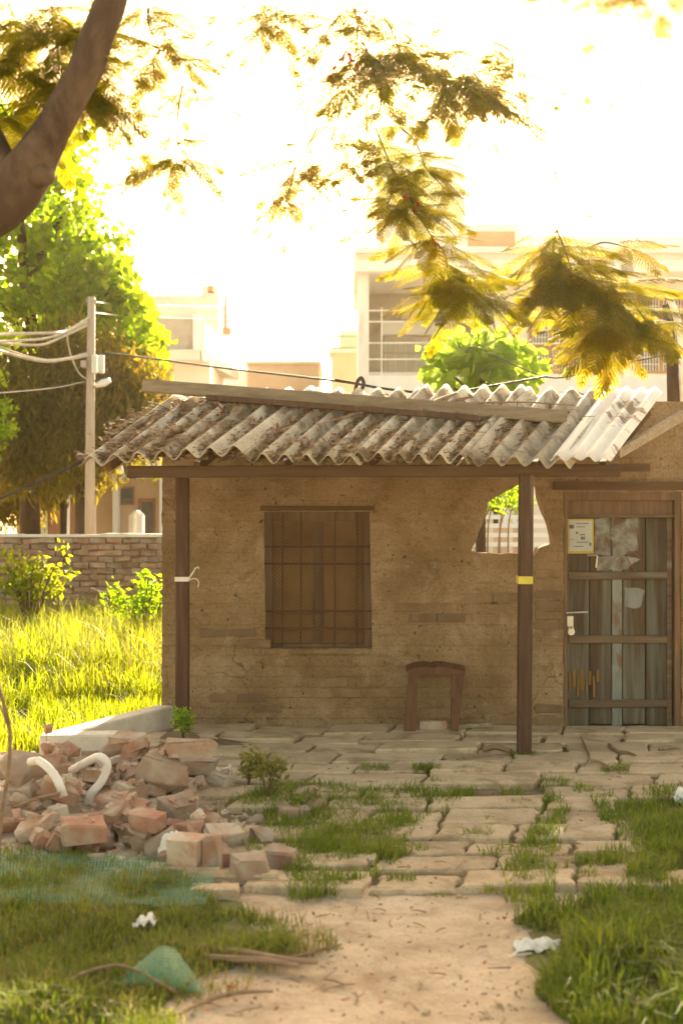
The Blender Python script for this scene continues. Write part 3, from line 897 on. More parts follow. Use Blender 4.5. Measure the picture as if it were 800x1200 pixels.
def sheet(E0, E1, T0, T1, waves, amp, mat, lift, seed, cuts=()):
    """Corrugated sheet from its four corners; a real double skin."""
    nu, nv = waves * 10, 14
    V = []
    nrm = (E1 - E0).cross(T0 - E0).normalized()
    if nrm.z < 0: nrm = -nrm
    for skin in (0, 1):
        for j in range(nv + 1):
            t = j / nv
            for i in range(nu + 1):
                s_ = i / nu
                sl = s_
                jag = 0.0
                if j == 0: jag = 0.012 * noise.noise(Vector((s_ * 9, seed, 0)))
                if j == nv: jag = 0.02 * noise.noise(Vector((s_ * 9, seed, 5)))
                tt = t + jag
                p = E0.lerp(E1, sl).lerp(T0.lerp(T1, sl), tt)
                h = amp * math.sin(s_ * waves * 2 * math.pi - math.pi / 2)
                h += 0.012 * noise.noise(Vector((s_ * 3, t * 2, seed)))
                p = p + nrm * (h + lift - (0.007 if skin else 0))
                V.append(p)
    b = MB(); b.v = V
    m = (nu + 1) * (nv + 1)
    q = lambda i, j, k: k * m + j * (nu + 1) + i
    for j in range(nv):
        for i in range(nu):
            if any(c[0] <= i <= c[1] and c[2] <= j <= c[3] for c in cuts): continue
            b.f.append((q(i, j, 0), q(i + 1, j, 0), q(i + 1, j + 1, 0), q(i, j + 1, 0)))
            b.f.append((q(i, j, 1), q(i, j + 1, 1), q(i + 1, j + 1, 1), q(i + 1, j, 1)))
    for j in range(nv):
        b.f.append((q(0, j, 0), q(0, j + 1, 0), q(0, j + 1, 1), q(0, j, 1))); b.f.append((q(nu, j, 0), q(nu, j, 1), q(nu, j + 1, 1), q(nu, j + 1, 0)))
    for i in range(nu):
        b.f.append((q(i, 0, 0), q(i, 0, 1), q(i + 1, 0, 1), q(i + 1, 0, 0))); b.f.append((q(i, nv, 0), q(i + 1, nv, 0), q(i + 1, nv, 1), q(i, nv, 1)))
    return b.build('roof_sheet', mat, hut, smooth=True)
fe = lambda f: 92 + 623 * f
ft = lambda f: 196 + 579 * f
sheet(E(92, 546), E(fe(.315), 531), T(196, 470), T(ft(.315), 461), 7, .038, MT['asbestos'], .034, 1)
sheet(E(fe(.285), 538), E(fe(.53), 541), T(ft(.285), 461), T(ft(.53), 460), 6, .038, MT['asbestos'], .014, 2)
sheet(E(fe(.505), 540), E(fe(.735), 542), T(ft(.505), 460), T(ft(.735), 459), 6, .038, MT['asbestos'], .030, 3)
sheet(E(fe(.71), 541), E(fe(.925), 545), T(ft(.71), 459), T(ft(.925), 461), 5, .038, MT['asbestos'], .014, 4)
sheet(E(fe(.885), 545), E(fe(1.0), 545), T(ft(.885), 461), T(ft(1.0), 464), 4, .017, MT['white_sheet'], .052, 5)

def roof_point(f, t, lift=0.06):
    p = E(fe(f), 541).lerp(T(ft(f), 462), t)
    n = Vector((0, -.42, .9)).normalized()
    return p + n * lift

# leaf litter caught on the sheets
C = []
SHEETS = ((0, .315, 7, .034), (.285, .53, 6, .014), (.505, .735, 6, .030), (.71, .925, 5, .014))
for k in range(17000):
    f = abs(rnd.gauss(.36, .24)); t = min(.95, max(.02, abs(rnd.gauss(.34, .26))))
    if f > .87: continue
    if rnd.random() > .55 + 1.1 * noise.noise(Vector((f * 9, t * 3, 2))): continue
    f0, f1, wv, lf = next(q for q in SHEETS if f < q[1] - .012 or q is SHEETS[-1])
    s_ = (f - f0) / (f1 - f0)
    tr = (round(s_ * wv) + rnd.gauss(0, .17)) / wv           # litter lies in the troughs
    h = .038 * math.sin(tr * wv * 2 * math.pi - math.pi / 2)
    C.append(roof_point(f0 + tr * (f1 - f0), t, h + lf + .004 + rnd.random() * .016))
C = np.array([tuple(p) for p in C])
n = len(C)
ang = npr.rand(n, 1) * 6.283
dd = np.concatenate([np.cos(ang), np.sin(ang) * .9, np.sin(ang) * .4 + npr.normal(size=(n, 1)) * .15], 1)
ss = np.concatenate([-np.sin(ang), np.cos(ang) * .9, np.cos(ang) * .4], 1)
LL = .015 + .05 * npr.rand(n, 1) ** 2; WW = .004 + .007 * npr.rand(n, 1)
V = np.stack([C - dd * LL - ss * WW, C + dd * LL - ss * WW, C + dd * LL + ss * WW, C - dd * LL + ss * WW], 1).reshape(-1, 3)
o = link('leaf_litter', fast_mesh('leaf_litter', V - np.array(root_loc(hut)), [np.arange(4 * n).reshape(-1, 4)], MT['litter']), hut); o['kind'] = 'stuff'

PP = np.array([tuple(roof_point(min(.85, abs(rnd.gauss(.42, .2))), rnd.uniform(.1, .7), .05 + rnd.random() * .02)) for _ in range(90)])
PV, PT = leaf_points(PP, .035, .6)
o = link('fallen_petals', fast_mesh('fallen_petals', PV - np.array(root_loc(hut)), [PT], MT['petal']), hut); o['kind'] = 'stuff'

# boards, sticks lying on the roof
tag(MB().bar(P(169, 452, 10.95), P(664, 489, 10.42), .12, .10).build('wooden_board', MT['board'], bevel=.006), 'long grey board lying across the whole corrugated roof', 'board')
tag(MB().bar(P(243, 466, 10.75), P(560, 490, 10.3), .09, .045).build('wooden_board', MT['post'], bevel=.005), 'short dark brown strip lying just under the long grey board on the roof', 'board')  # dark brown bar set just below the long board
tag(MB().bar(P(722, 532, 10.25), P(800, 486, 10.95), .05, .075).build('wooden_plank', MT['board'], bevel=.004), 'sloping plank leaning at the right end of the corrugated roof', 'plank')
for f0, t0, f1, t1, r_, lab in ((.40, .40, .50, .62, .008, 'thin curved twig on the left half of the roof'), (.555, .52, .60, .86, .022, 'thick pale stick lying under the long board at mid roof'), (.63, .7, .86, .66, .009, 'long thin twig lying below the right end of the grey board'), (.59, .62, .64, .8, .016, 'short pale stick beside the thick stick on the roof')):
    a, b = roof_point(f0, t0, .075), roof_point(f1, t1, .08)
    m_ = (a + b) / 2 + Vector((0, 0, .02))
    tag(MB().tube(spline([a, m_ + Vector((.01, .02, 0)), b], 5), lerp_list([r_, r_ * .8, r_ * .5], 11), 6).build('stick', MT['stick']), lab, 'stick', 'sticks lying on the roof')

# broken wooden stand leaning at the wall
S = lambda u, v, Y=10.72: P(u, v, Y)
stand = empty('wooden_stand', G(510, 862), 'broken dark wooden stand with two tapering legs leaning at the wall below the hole', 'stand')
def wedge(mb, u0, u1, v0, lu0, lu1, v1, Y0, Y1, th=.05):
    q = [P(u0, v0, Y0), P(u1, v0, Y0), P(lu1, v1, Y1), P(lu0, v1, Y1)]
    b = len(mb.v); mb.v += q + [p + Vector((0, th, .005)) for p in q]
    mb.f += [tuple(b + i for i in f) for f in ((0, 1, 2, 3), (7, 6, 5, 4), (0, 4, 5, 1), (1, 5, 6, 2), (2, 6, 7, 3), (3, 7, 4, 0))]
    return mb
wedge(MB(), 478, 490, 788, 473, 486, 861, 10.86, 10.78).build('leg', MT['stool'], stand, bevel=.004)
wedge(MB(), 529, 543.5, 789, 528, 536, 864, 10.86, 10.74).build('leg', MT['stool'], stand, bevel=.004)
b = MB()
top = [(476, 787), (484, 783.5), (496, 781.5), (505, 783), (511, 782), (520, 781.5), (530, 784), (545, 786.5), (544, 791), (530, 790), (505, 790), (480, 791)]
pts = [P(u, v, 10.84) for u, v in top]
n = len(pts)
b.v = pts + [p + Vector((0, .17, .03)) for p in pts]
b.f = [tuple(range(n)), tuple(range(2 * n - 1, n - 1, -1))] + [(i, i + n, (i + 1) % n + n, (i + 1) % n) for i in range(n)]
b.build('top_board', MT['stool'], stand)
for u in (500, 515):
    MB().tube([P(u, 783, 10.9), P(u + .5, 775, 10.9)], .004, 5).build('nail', MT['iron'], stand)
MB().box((-.09, -.04, 0), (.09, .05, .07), Matrix.Translation(G(511, 862) + Vector((0, .12, .03))))
tag(inst('loose_brick', bm_mesh(chipped_brick(.22, .1, .075, .005, 5), 'loose_brick', MT['rubble']), Matrix.Translation(G(508, 861) + Vector((0, .06, .065)))), 'loose brick lying on the paving between the legs of the wooden stand', 'brick')
tag(MB().bar(G(531, 862) + Vector((0, .05, .06)), G(575, 858) + Vector((0, .1, .05)), .05, .03).build('wood_scrap', MT['board']), 'pale wooden slat lying on the paving right of the stand', 'slat')
tag(MB().tube(spline([G(566, 886) + Vector((0, 0, .05)), G(582, 885) + Vector((0, 0, .06)), G(598, 888) + Vector((0, 0, .05))], 4), lerp_list([.02, .026, .015], 9), 7).build('stick', MT['stick']), 'short thick stick lying left of the foot of the right post', 'stick')
for pts_, r_, lab in (([(713, 880), (722, 888), (735, 890), (744, 893)], .013, 'dark crooked branch piece lying on the paving before the door'), ([(693, 899), (704, 902), (716, 910)], .011, 'short curved twig on the paving below the dark branch piece'),
                    ([(772, 886), (785, 884), (797, 885)], .012, 'straight dark twig on the paving at the right of the door'), ([(680, 870), (690, 893), (684, 905)], .008, 'thin bent twig lying towards the door on the paving'),
                    ([(535, 897), (560, 893), (590, 895)], .01, 'long thin twig on the paving left of the right post')):
    tag(MB().tube(spline([G(u, v) + Vector((0, 0, .035 + r_)) for u, v in pts_], 4), lerp_list([r_, r_ * 1.1, r_ * .6], (len(pts_) - 1) * 4 + 1), 6).build('twig', MT['stick']), lab, 'twig', 'twigs lying on the paving')

# ------------------------------------------------------------------ kerb
def slab(name, A, B, wid, h, mat, lab):
    A, B = Vector(A), Vector(B)
    return tag(MB().bar(A + Vector((0, 0, h / 2)), B + Vector((0, 0, h / 2)), wid, h).build(name, mat, bevel=.012), lab, 'kerb')
slab('kerb_stone', (-1.98, 9.55, .05), (-1.38, 10.75, .07), .16, .18, MT['kerb'], 'long white topped concrete kerb slab running back to the hut corner')
slab('kerb_stone', (-2.06, 9.38, .06), (-1.52, 9.42, .06), .2, .19, MT['kerb'], 'white concrete block lying across the near end of the kerb slab')

# ------------------------------------------------------------------ rubble heap
cell = .04
HM = {}
def hget(x, y): return HM.get((round(x / cell), round(y / cell)), gz(x, y))
def drop(name, bmf, mat, x, y, rot, lab, cat, group, size):
    lx, ly, lz = size
    me = bm_mesh(bmf, name, mat)
    M3 = rot.to_matrix()
    pts = [M3 @ v.co for v in me.vertices]
    lo = min(p.z for p in pts)
    hs = []
    for p in pts: hs.append(hget(x + p.x * .7, y + p.y * .7))
    base = sorted(hs)[int(len(hs) * .55)]
    z = base - lo - .012
    M = Matrix.Translation((x, y, z)) @ rot.to_matrix().to_4x4()
    o = inst(name, me, M)
    topz = max(p.z for p in pts) + z
    r = (lx + ly) / 4
    k = int(r / cell)
    for i in range(-k, k + 1):
        for j in range(-k, k + 1):
            if i * i + j * j <= k * k:
                X, Y_ = round(x / cell) + i, round(y / cell) + j
                HM[(X, Y_)] = max(HM.get((X, Y_), -1), topz - .02 - .02 * math.hypot(i, j) / max(k, 1))
    return tag(o, lab, cat, group)

def lump(lx, ly, lz, seed):
    r = random.Random(seed)
    bm = bmesh.new()
    for k in range(15):
        v = Vector((r.gauss(0, 1), r.gauss(0, 1), r.gauss(0, 1))).normalized()
        m_ = max(abs(v.x), abs(v.y), abs(v.z))
        v = v / (m_ ** .6)
        bm.verts.new((v.x * lx * .52, v.y * ly * .52, v.z * lz * .52))
    g = bmesh.ops.convex_hull(bm, input=bm.verts[:])
    bmesh.ops.delete(bm, geom=[e for e in g['geom_interior'] if isinstance(e, bmesh.types.BMVert)], context='VERTS')
    bmesh.ops.bevel(bm, geom=bm.edges[:], offset=.006, segments=1, affect='EDGES')
    return bm
GR = 'rubble heap left of the paving'
def rand_rot(amt):
    q = Quaternion((0, 0, 1), rnd.uniform(0, 6.28))
    ax = Vector((rnd.uniform(-1, 1), rnd.uniform(-1, 1), 0))
    return Quaternion(ax.normalized(), rnd.uniform(-amt, amt)) @ q
zones = [ # centre px, spread px, count, label tail
    ((60, 905), (60, 20), 25, 'at the back of the heap around the curved white pipes'),
    ((175, 905), (70, 26), 32, 'in the middle of the heap below the concrete kerb'),
    ((60, 960), (65, 26), 28, 'at the left front of the heap beside the lawn'),
    ((165, 965), (60, 24), 30, 'at the front of the heap behind the white plastic scrap'),
    ((265, 965), (50, 28), 13, 'at the thin right end of the heap beside the weeds')]
for (cu, cv), (su, sv), cnt, tail in zones:
    for k in range(cnt):
        p = G(cu + rnd.gauss(0, .5) * su, cv + rnd.gauss(0, .5) * sv, .1)
        p.y = min(p.y, 8.95 + rnd.uniform(-.25, .05))
        kind = rnd.random()
        if kind < .62:
            kk = rnd.choice([1.05, .8, .7, .55, .5])
            sz = (.215 * kk, .11, .08); word = 'near whole ' if kk > .9 else ('three quarter ' if kk > .55 else 'half ')
            red = rnd.random() < .25
            drop('broken_brick', chipped_brick(*sz, .011, rnd.randint(0, 9999), rnd.choice([0, .12, .25, .35])), MT['redrubble' if red else 'rubble'], p.x, p.y, rand_rot(.6),
                 word + ('reddish' if red else 'buff brown') + ' brick ' + tail, 'brick', word + ('reddish' if red else 'buff brown') + ' bricks ' + tail, sz)
        else:
            sz = (rnd.uniform(.08, .17), rnd.uniform(.07, .14), rnd.uniform(.06, .11))
            word = 'small ' if sz[0] * sz[1] * sz[2] < .0008 else ('large ' if sz[0] * sz[1] * sz[2] > .0014 else 'middling ')
            bm = lump(*sz, rnd.randint(0, 9999))
            drop('rubble_stone', bm, MT['stone' if rnd.random() < .6 else 'rubble'], p.x, p.y, rand_rot(.8), word + 'rough lump of masonry ' + tail, 'rubble', word + 'lumps of masonry ' + tail, sz)
# the ones that stand out
solo = [(188, 985, (.15, .13, .2), 0.05, .3, 'stone', 'squarish grey block standing at the front of the heap left of the plastic scrap'),
        (222, 1003, (.2, .13, .19), .1, -.3, 'rubble', 'large tilted brown block at the front of the heap right of the plastic scrap'),
        (250, 1003, (.09, .1, .19), .03, .1, 'rubble', 'narrow brick standing on its end at the front of the heap'),
        (297, 1012, (.2, .13, .12), .1, .5, 'rubble', 'rounded buff brick at the front right foot of the heap'),
        (332, 1000, (.19, .12, .12), .1, -.4, 'rubble', 'last buff brick lying at the right tip of the heap by the grass'),
        (265, 975, (.24, .13, .12), .3, .4, 'rubble', 'buff brick tilted on top of the right front of the heap'),
        (212, 955, (.22, .18, .16), .3, .7, 'rubble', 'large faceted block standing proud at the middle of the heap'),
        (190, 925, (.28, .24, .24), .3, .2, 'stone', 'pale grey lump at the top middle of the heap'),
        (145, 945, (.3, .13, .09), .25, 2.7, 'redrubble', 'long reddish brick sloping down right of the curved pipes'),
        (25, 935, (.26, .2, .16), .3, .9, 'stone', 'pale flat lump at the left edge of the heap'),
        (100, 985, (.24, .15, .1), .3, .3, 'redrubble', 'reddish brick at the front left of the heap below the pipes'),
        (130, 897, (.24, .18, .15), .3, .9, 'stone', 'grey brown lump leaning on the white concrete block'),
        (235, 910, (.25, .11, .09), .1, .1, 'rubble', 'flat brick lying at the back right of the heap'),
        (225, 925, (.3, .12, .09), .1, .2, 'rubble', 'long brick lying in front of the flat brick at the back of the heap'),
        (362, 935, (.22, .16, .15), .1, 1.2, 'stone', 'squarish lump alone in the weeds right of the heap'),
        (347, 945, (.2, .12, .09), .1, .3, 'rubble', 'low brick half hidden in weeds before the squarish lump')]
for u, v, sz, tl, yaw, mk, lab in solo:
    p = G(u, v, .08)
    q = Quaternion(Vector((1, .4, 0)).normalized(), tl) @ Quaternion((0, 0, 1), yaw)
    drop('broken_brick' if mk != 'stone' else 'rubble_stone', chipped_brick(*sz, .014, int(u * 7 + v), .1) if mk != 'stone' else lump(*[q * 1.15 for q in sz], int(u * 7 + v)), MT[mk], p.x, p.y, q, lab, 'brick' if mk != 'stone' else 'rubble', None, sz)
# small chips between the lumps
Vv, Tt = [], []
b = MB()
for k in range(800):
    p = G(150 + rnd.gauss(0, .5) * 190, 955 + rnd.gauss(0, .5) * 70, .02)
    s_ = rnd.uniform(.006, .03) ** 1.0
    z = hget(p.x, p.y) + s_ * .3
    b.box((-s_, -s_ * .8, -s_ * .5), (s_, s_ * .8, s_ * .5), Matrix.Translation((p.x, p.y, z)) @ rand_rot(.9).to_matrix().to_4x4())
tag(b.build('brick_rubble', MT['rubble']), kind='stuff')
# flat stones lying at the right foot of the heap
for u, v, L, Wd, lab in ((215, 1027, .34, .16, 'flat pale stone at the front foot of the rubble heap'), (270, 1036, .46, .10, 'long flat slab piece below the rubble heap'), (355, 1047, .55, .12, 'long flat pale slab piece at the left edge of the path'),
                        (250, 1052, .22, .14, 'small flat stone beside the green net'), (395, 1010, .4, .16, 'flat stone half sunk between grass tufts on the path')):
    p = G(u, v)
    tag(inst('flat_stone', bm_mesh(chipped_brick(L, Wd, .05, .008, int(u)), 'flat_stone', MT['paver']), Matrix.Translation((p.x, p.y + .05, gz(p.x, p.y) + .022)) @ Matrix.Rotation(rnd.uniform(-.1, .12), 4, 'Z')), lab, 'stone')

# curved white pipes stuck in the heap
def pipe(pts, Y, lab, r=.026):
    c = spline([P(u, v, Y + dy) for u, v, dy in pts], 7)
    n = len(c); ring = 12
    b = MB().tube(c, r, ring, caps=False)
    k0 = len(b.v)
    b.tube(c, r * .78, ring, caps=False)
    b.f = b.f[:(n - 1) * ring] + [tuple(reversed(f)) for f in b.f[(n - 1) * ring:]]
    for e in (0, n - 1):
        for k in range(ring):
            k2 = (k + 1) % ring
            q = (e * ring + k, e * ring + k2, k0 + e * ring + k2, k0 + e * ring + k)
            b.f.append(q if e else tuple(reversed(q)))
    return tag(b.build('bent_pipe', MT['pipe'], smooth=True), lab, 'pipe')
def heap_depth(u, v):
    Y = 6.8
    while Y < 10:
        q = P(u, v, Y)
        if q.z <= hget(q.x, q.y): return Y
        Y += .02
    return 8.0
Y1 = heap_depth(72, 930) - .06
pipe([(36, 893, .22), (46, 892, .14), (58, 901, .05), (68, 915, 0), (75, 934, -.01)], Y1, 'left of two bent white pipe pieces in the rubble, a plain arc', .025)
Y2 = heap_depth(104, 938) - .06
pipe([(84, 903, .22), (102, 893, .12), (117, 887, 0), (126, 897, 0), (119, 916, 0), (107, 930, 0), (103, 943, .0)], Y2, 'right of two bent white pipe pieces in the rubble, hooked like a cane', .025)
c = [P(15, 947, Y1 - .1), P(40, 937, Y1 - .05), P(70, 930, Y1 - .12)]
tag(MB().tube(spline(c, 5), .012, 6).build('thin_pole', MT['stick']), 'thin pale stick lying across the left of the rubble under the pipes', 'stick')

# ------------------------------------------------------------------ scraps
def crumple(name, c, sx, sy, sz, seed, lab, cat, mat='plastic', n=22):
    V, Fc = [], []
    for j in range(n):
        for i in range(n):
            x = (i / (n - 1) - .5) * 2; y = (j / (n - 1) - .5) * 2
            k = 1 + .3 * noise.noise(Vector((x * 1.5, y * 1.5, seed)))
            z = abs(noise.noise(Vector((x * 1.1, y * 1.1, seed + 3)))) * 1.3 + .3 * abs(noise.noise(Vector((x * 3.1, y * 3.1, seed)))) + max(0, 1 - x * x - y * y) * .45
            V.append((x * sx * k, y * sy * k, z * sz))
    for j in range(n - 1):
        for i in range(n - 1): Fc.append((j * n + i, j * n + i + 1, (j + 1) * n + i + 1, (j + 1) * n + i))
    me = bpy.data.meshes.new(name); me.from_pydata(V, [], Fc); me.materials.append(MT[mat])
    o = link(name, me, None, c)
    s_ = o.modifiers.new('skin', 'SOLIDIFY'); s_.thickness = .003
    return tag(o, lab, cat)
p = G(628, 1112); crumple('plastic_scrap', (p.x, p.y, gz(p.x, p.y) + .004), .088, .05, .06, 2, 'crumpled white scrap lying on the sandy path beside the right grass', 'litter')
p = G(201, 1010); o = crumple('plastic_bag', (p.x, p.y, gz(p.x, p.y) + .01), .07, .06, .14, 8, 'white crumpled plastic scrap at the front foot of the rubble heap', 'litter')
p = G(171, 1088); crumple('paper_scrap', (p.x, p.y, gz(p.x, p.y) + .03), .045, .05, .04, 14, 'small white scrap lying in the grass left of the green net corner', 'litter')
p = G(262, 905, .1); crumple('plastic_bag', (p.x, p.y, gz(p.x, p.y) + .05), .05, .05, .09, 21, 'small clear plastic scrap at the back right of the rubble', 'litter')
p = G(796, 940); crumple('plastic_bag', (p.x + .03, p.y, gz(p.x, p.y) + .02), .07, .06, .1, 31, 'pale scrap in the grass at the right end of the paving', 'litter')

# shade net: real cells woven of flat ribbons
def net(name, fn, nu, nv, w_, lab):
    V, Q = [], []
    def rib(f, n):
        pts = [f(k / n) for k in range(n + 1)]
        for k in range(n):
            a, b_ = pts[k], pts[k + 1]
            i = len(V)
            V.extend([a[0], a[1], b_[1], b_[0]]); Q.append((i, i + 1, i + 2, i + 3))
    for i in range(nu + 1):
        u = i / nu; du = w_ / nu
        rib(lambda t: (fn(max(0, u - du), t), fn(min(1, u + du), t)), nv)
    for j in range(nv + 1):
        v = j / nv; dv = w_ / nv
        rib(lambda t: (fn(t, max(0, v - dv)) + Vector((0, 0, .001)), fn(t, min(1, v + dv)) + Vector((0, 0, .001))), nu)
    c = fn(.5, .5)
    me = bpy.data.meshes.new(name); me.from_pydata([tuple(p - c) for p in V], [], Q); me.materials.append(MT['net'])
    return tag(link(name, me, None, c), lab, 'net')
a_, b_, c_ = P(130, 1154, 5.05), P(246, 1163, 5.0), P(205, 1108, 5.25)
d_ = P(178, 1116, 5.25)
def tri(u, v):
    base = a_.lerp(b_, u); top_ = d_.lerp(c_, u)
    p = base.lerp(top_, v)
    return p + Vector((0, -.06 * math.sin(u * 3.1) * math.sin(v * 3.1), .012 * math.sin(u * 4)))
net('net_corner', tri, 26, 15, .13, 'green shade net corner standing up from the lawn')
def flat(u, v):
    p = G(-40 + 280 * u + 20 * v * u, 1066 - 60 * v + 6 * u)
    return Vector((p.x, p.y, gz(p.x, p.y) + .05 + .03 * noise.noise(Vector((u * 5, v * 4, 2)))))
net('shade_net', flat, 76, 32, .085, 'green shade net lying flat on the grass before the rubble')
# edge cord and dead branches in the lawn
tag(MB().tube(spline([G(60, 1172) + Vector((0, 0, .04)), G(110, 1155) + Vector((0, 0, .06)), G(150, 1152) + Vector((0, 0, .06)), G(205, 1172) + Vector((0, 0, .03))], 6), .006, 6).build('brown_rope', MT['stick']), 'thin brown rope at the lower edge of the green net corner', 'rope')
for pts_, r_, lab in (([(228, 1118), (262, 1122), (300, 1128), (330, 1133), (372, 1136)], .02, 'long dead branch lying at the lawn edge right of the green net'), ([(240, 1128), (270, 1131), (310, 1133), (350, 1139)], .016, 'shorter dead branch lying against the long one at the lawn edge'),
                     ([(330, 1130), (362, 1122), (400, 1112)], .008, 'forked thin twig end pointing onto the sandy path'), ([(205, 1196), (240, 1180), (275, 1170), (320, 1168)], .009, 'thin twig lying on the sand at the bottom of the lawn')):
    c = spline([G(u, v) + Vector((0, 0, r_ * .8 + .012)) for u, v in pts_], 5)
    tag(MB().tube(c, lerp_list([r_ * .7, r_, r_ * .9, r_ * .5], len(c)), 7).build('dead_branch', MT['stick']), lab, 'branch')
c = spline([P(-14, 760, 6.2), P(2, 815, 6.25), P(12, 858, 6.3), P(10, 905, 6.3), P(3, 950, 6.3), P(-2, 1010, 6.3)], 5)
tag(MB().tube(c, .009, 6).tube(spline([P(12, 858, 6.3), P(4, 835, 6.4), P(-8, 810, 6.5)], 4), .006, 5).build('bare_stem', MT['stick']), 'thin bare brown stem rising at the left edge by the rubble', 'plant')

# ------------------------------------------------------------------ grass
def scatter(polys, n, hmin, hmax, jitter=0.0):
    """n points inside ground polygons, thinned by noise into tufts."""
    out, H = [], []
    tries = 0
    area = [(min(p[0] for p in q), max(p[0] for p in q), min(p[1] for p in q), max(p[1] for p in q)) for q in polys]
    wts = [(a[1] - a[0]) * (a[3] - a[2]) for a in area]
    while len(out) < n and tries < n * 8:
        tries += 1
        k = rnd.choices(range(len(polys)), wts)[0]
        x = rnd.uniform(area[k][0], area[k][1]); y = rnd.uniform(area[k][2], area[k][3])
        if not inside((x, y), polys[k]): continue
        d = noise.noise(Vector((x * 3.2, y * 3.2, 4))) + .5 * noise.noise(Vector((x * 9, y * 9, 8)))
        if rnd.random() > .62 + d * 1.1: continue
        out.append((x, y, gz(x, y) - .005)); H.append((hmin + (hmax - hmin) * rnd.random() ** 1.4) * (1 + .5 * d))
    return np.array(out), np.maximum(np.array(H), .012)
def gp(*uv): return [tuple(G(u, v)[:2]) for u, v in uv]
B, H = scatter([gp((-160, 1010), (60, 1000), (190, 1022), (250, 1060), (330, 1085), (350, 1112), (250, 1140), (215, 1170), (200, 1215), (-160, 1215))], 26000, .03, .085)
blades('lawn_grass', B, H, MT['grass'], .0035, .5)
B, H = scatter([gp((80, 1005), (200, 1015), (260, 1065), (360, 1080), (400, 1110), (330, 1130), (200, 1215), (-60, 1215)), gp((-160, 1010), (60, 1000), (190, 1022), (250, 1060), (250, 1140), (215, 1170), (200, 1215), (-160, 1215))], 15000, .03, .09)
blades('dry_grass', B, H, MT['drygrass'], .003, .7)
B, H = scatter([gp((600, 1080), (660, 1062), (730, 1040), (760, 985), (800, 950), (980, 950), (980, 1215), (690, 1215), (625, 1160), (660, 1120), (655, 1095))], 28000, .035, .12)
blades('verge_grass', B, H, MT['grass'], .004, .55)
B, H = scatter([gp((640, 1140), (720, 1105), (980, 1090), (980, 1215), (700, 1215))], 2600, .10, .20)
blades('verge_grass', B, H, MT['grass'], .004, .8)
B, H = scatter([gp((600, 1080), (660, 1062), (730, 1040), (800, 950), (980, 950), (980, 1215), (690, 1215), (625, 1160), (660, 1120))], 3500, .03, .10)
blades('dry_grass', B, H, MT['drygrass'], .003, .9)
# tufts growing in the joints of the path
strips = [gp((592, 1060), (585, 1030), (612, 1000), (625, 960), (640, 935), (668, 950), (655, 1000), (650, 1055)), gp((690, 938), (800, 925), (980, 930), (980, 955), (740, 1000), (700, 960)),
          gp((470, 1010), (400, 1050), (340, 1058), (330, 1010), (400, 975), (440, 930), (560, 930), (530, 952), (500, 960), (480, 985)), gp((380, 1010), (500, 990), (505, 1002), (380, 1024)),
          gp((560, 1000), (640, 990), (640, 1000), (560, 1010)), gp((660, 1010), (740, 1000), (740, 1016), (660, 1022)), gp((280, 985), (350, 960), (440, 965), (420, 1000), (300, 1020)), gp((270, 945), (360, 920), (460, 935), (420, 960), (300, 965))]
B, H = scatter(strips, 19000, .025, .085)
B[:, 2] += .018
blades('joint_grass', B, H, MT['grass'], .0035, .6)
B, H = scatter(strips + [gp((230, 930), (330, 890), (380, 900), (360, 960), (270, 970))], 3500, .02, .07)
blades('dry_grass', B, H, MT['drygrass'], .003, .8)
tuft = [gp((u - 16, v - 3), (u + 16, v - 3), (u + 18, v + 4), (u - 18, v + 4)) for u, v in ((500, 905), (440, 905), (560, 905), (640, 905), (720, 905), (520, 920), (610, 948), (690, 975), (545, 985), (470, 1030), (580, 1045), (690, 1030), (520, 1048), (613, 890), (690, 928), (585, 968), (720, 962), (480, 965), (560, 985), (650, 922), (700, 1012), (600, 930), (545, 915))]
B, H = scatter(tuft, 3600, .02, .06)
B[:, 2] += .02
blades('joint_grass', B, H, MT['grass'], .003, .6)
# field left of the hut: mown in front, tall and sunlit behind
fieldp = [(-6.8, 11.3), (-1.75, 11.3), (-1.5, 12.2), (-1.3, 14), (-.95, 18.6), (-7.5, 18.6)]
B, H = scatter([[(-6.8, 9.7), (-2.35, 9.7), (-1.85, 10.6), (-1.52, 11.5), (-1.4, 13.4), (-6.8, 13.4)]], 46000, .05, .24)
blades('field_grass', B, H, MT['tallgrass'], .005, .45)
B, H = scatter([[(-7.2, 13.2), (-1.4, 13.2), (-.95, 18.6), (-7.5, 18.6)]], 42000, .25, .62)
blades('field_grass', B, H, MT['tallgrass'], .007, .45)
B, H = scatter([[(-7.0, 12.0), (-1.5, 12.0), (-1.35, 15.0), (-7.0, 15.0)]], 26000, .12, .42)
blades('field_grass', B, H, MT['tallgrass'], .006, .5)
B, H = scatter([[(-7.2, 12.6), (-1.45, 12.6), (-.95, 18.6), (-7.5, 18.6)]], 4500, .3, .8)
blades('dry_grass', B, H, MT['drygrass'], .006, .5)

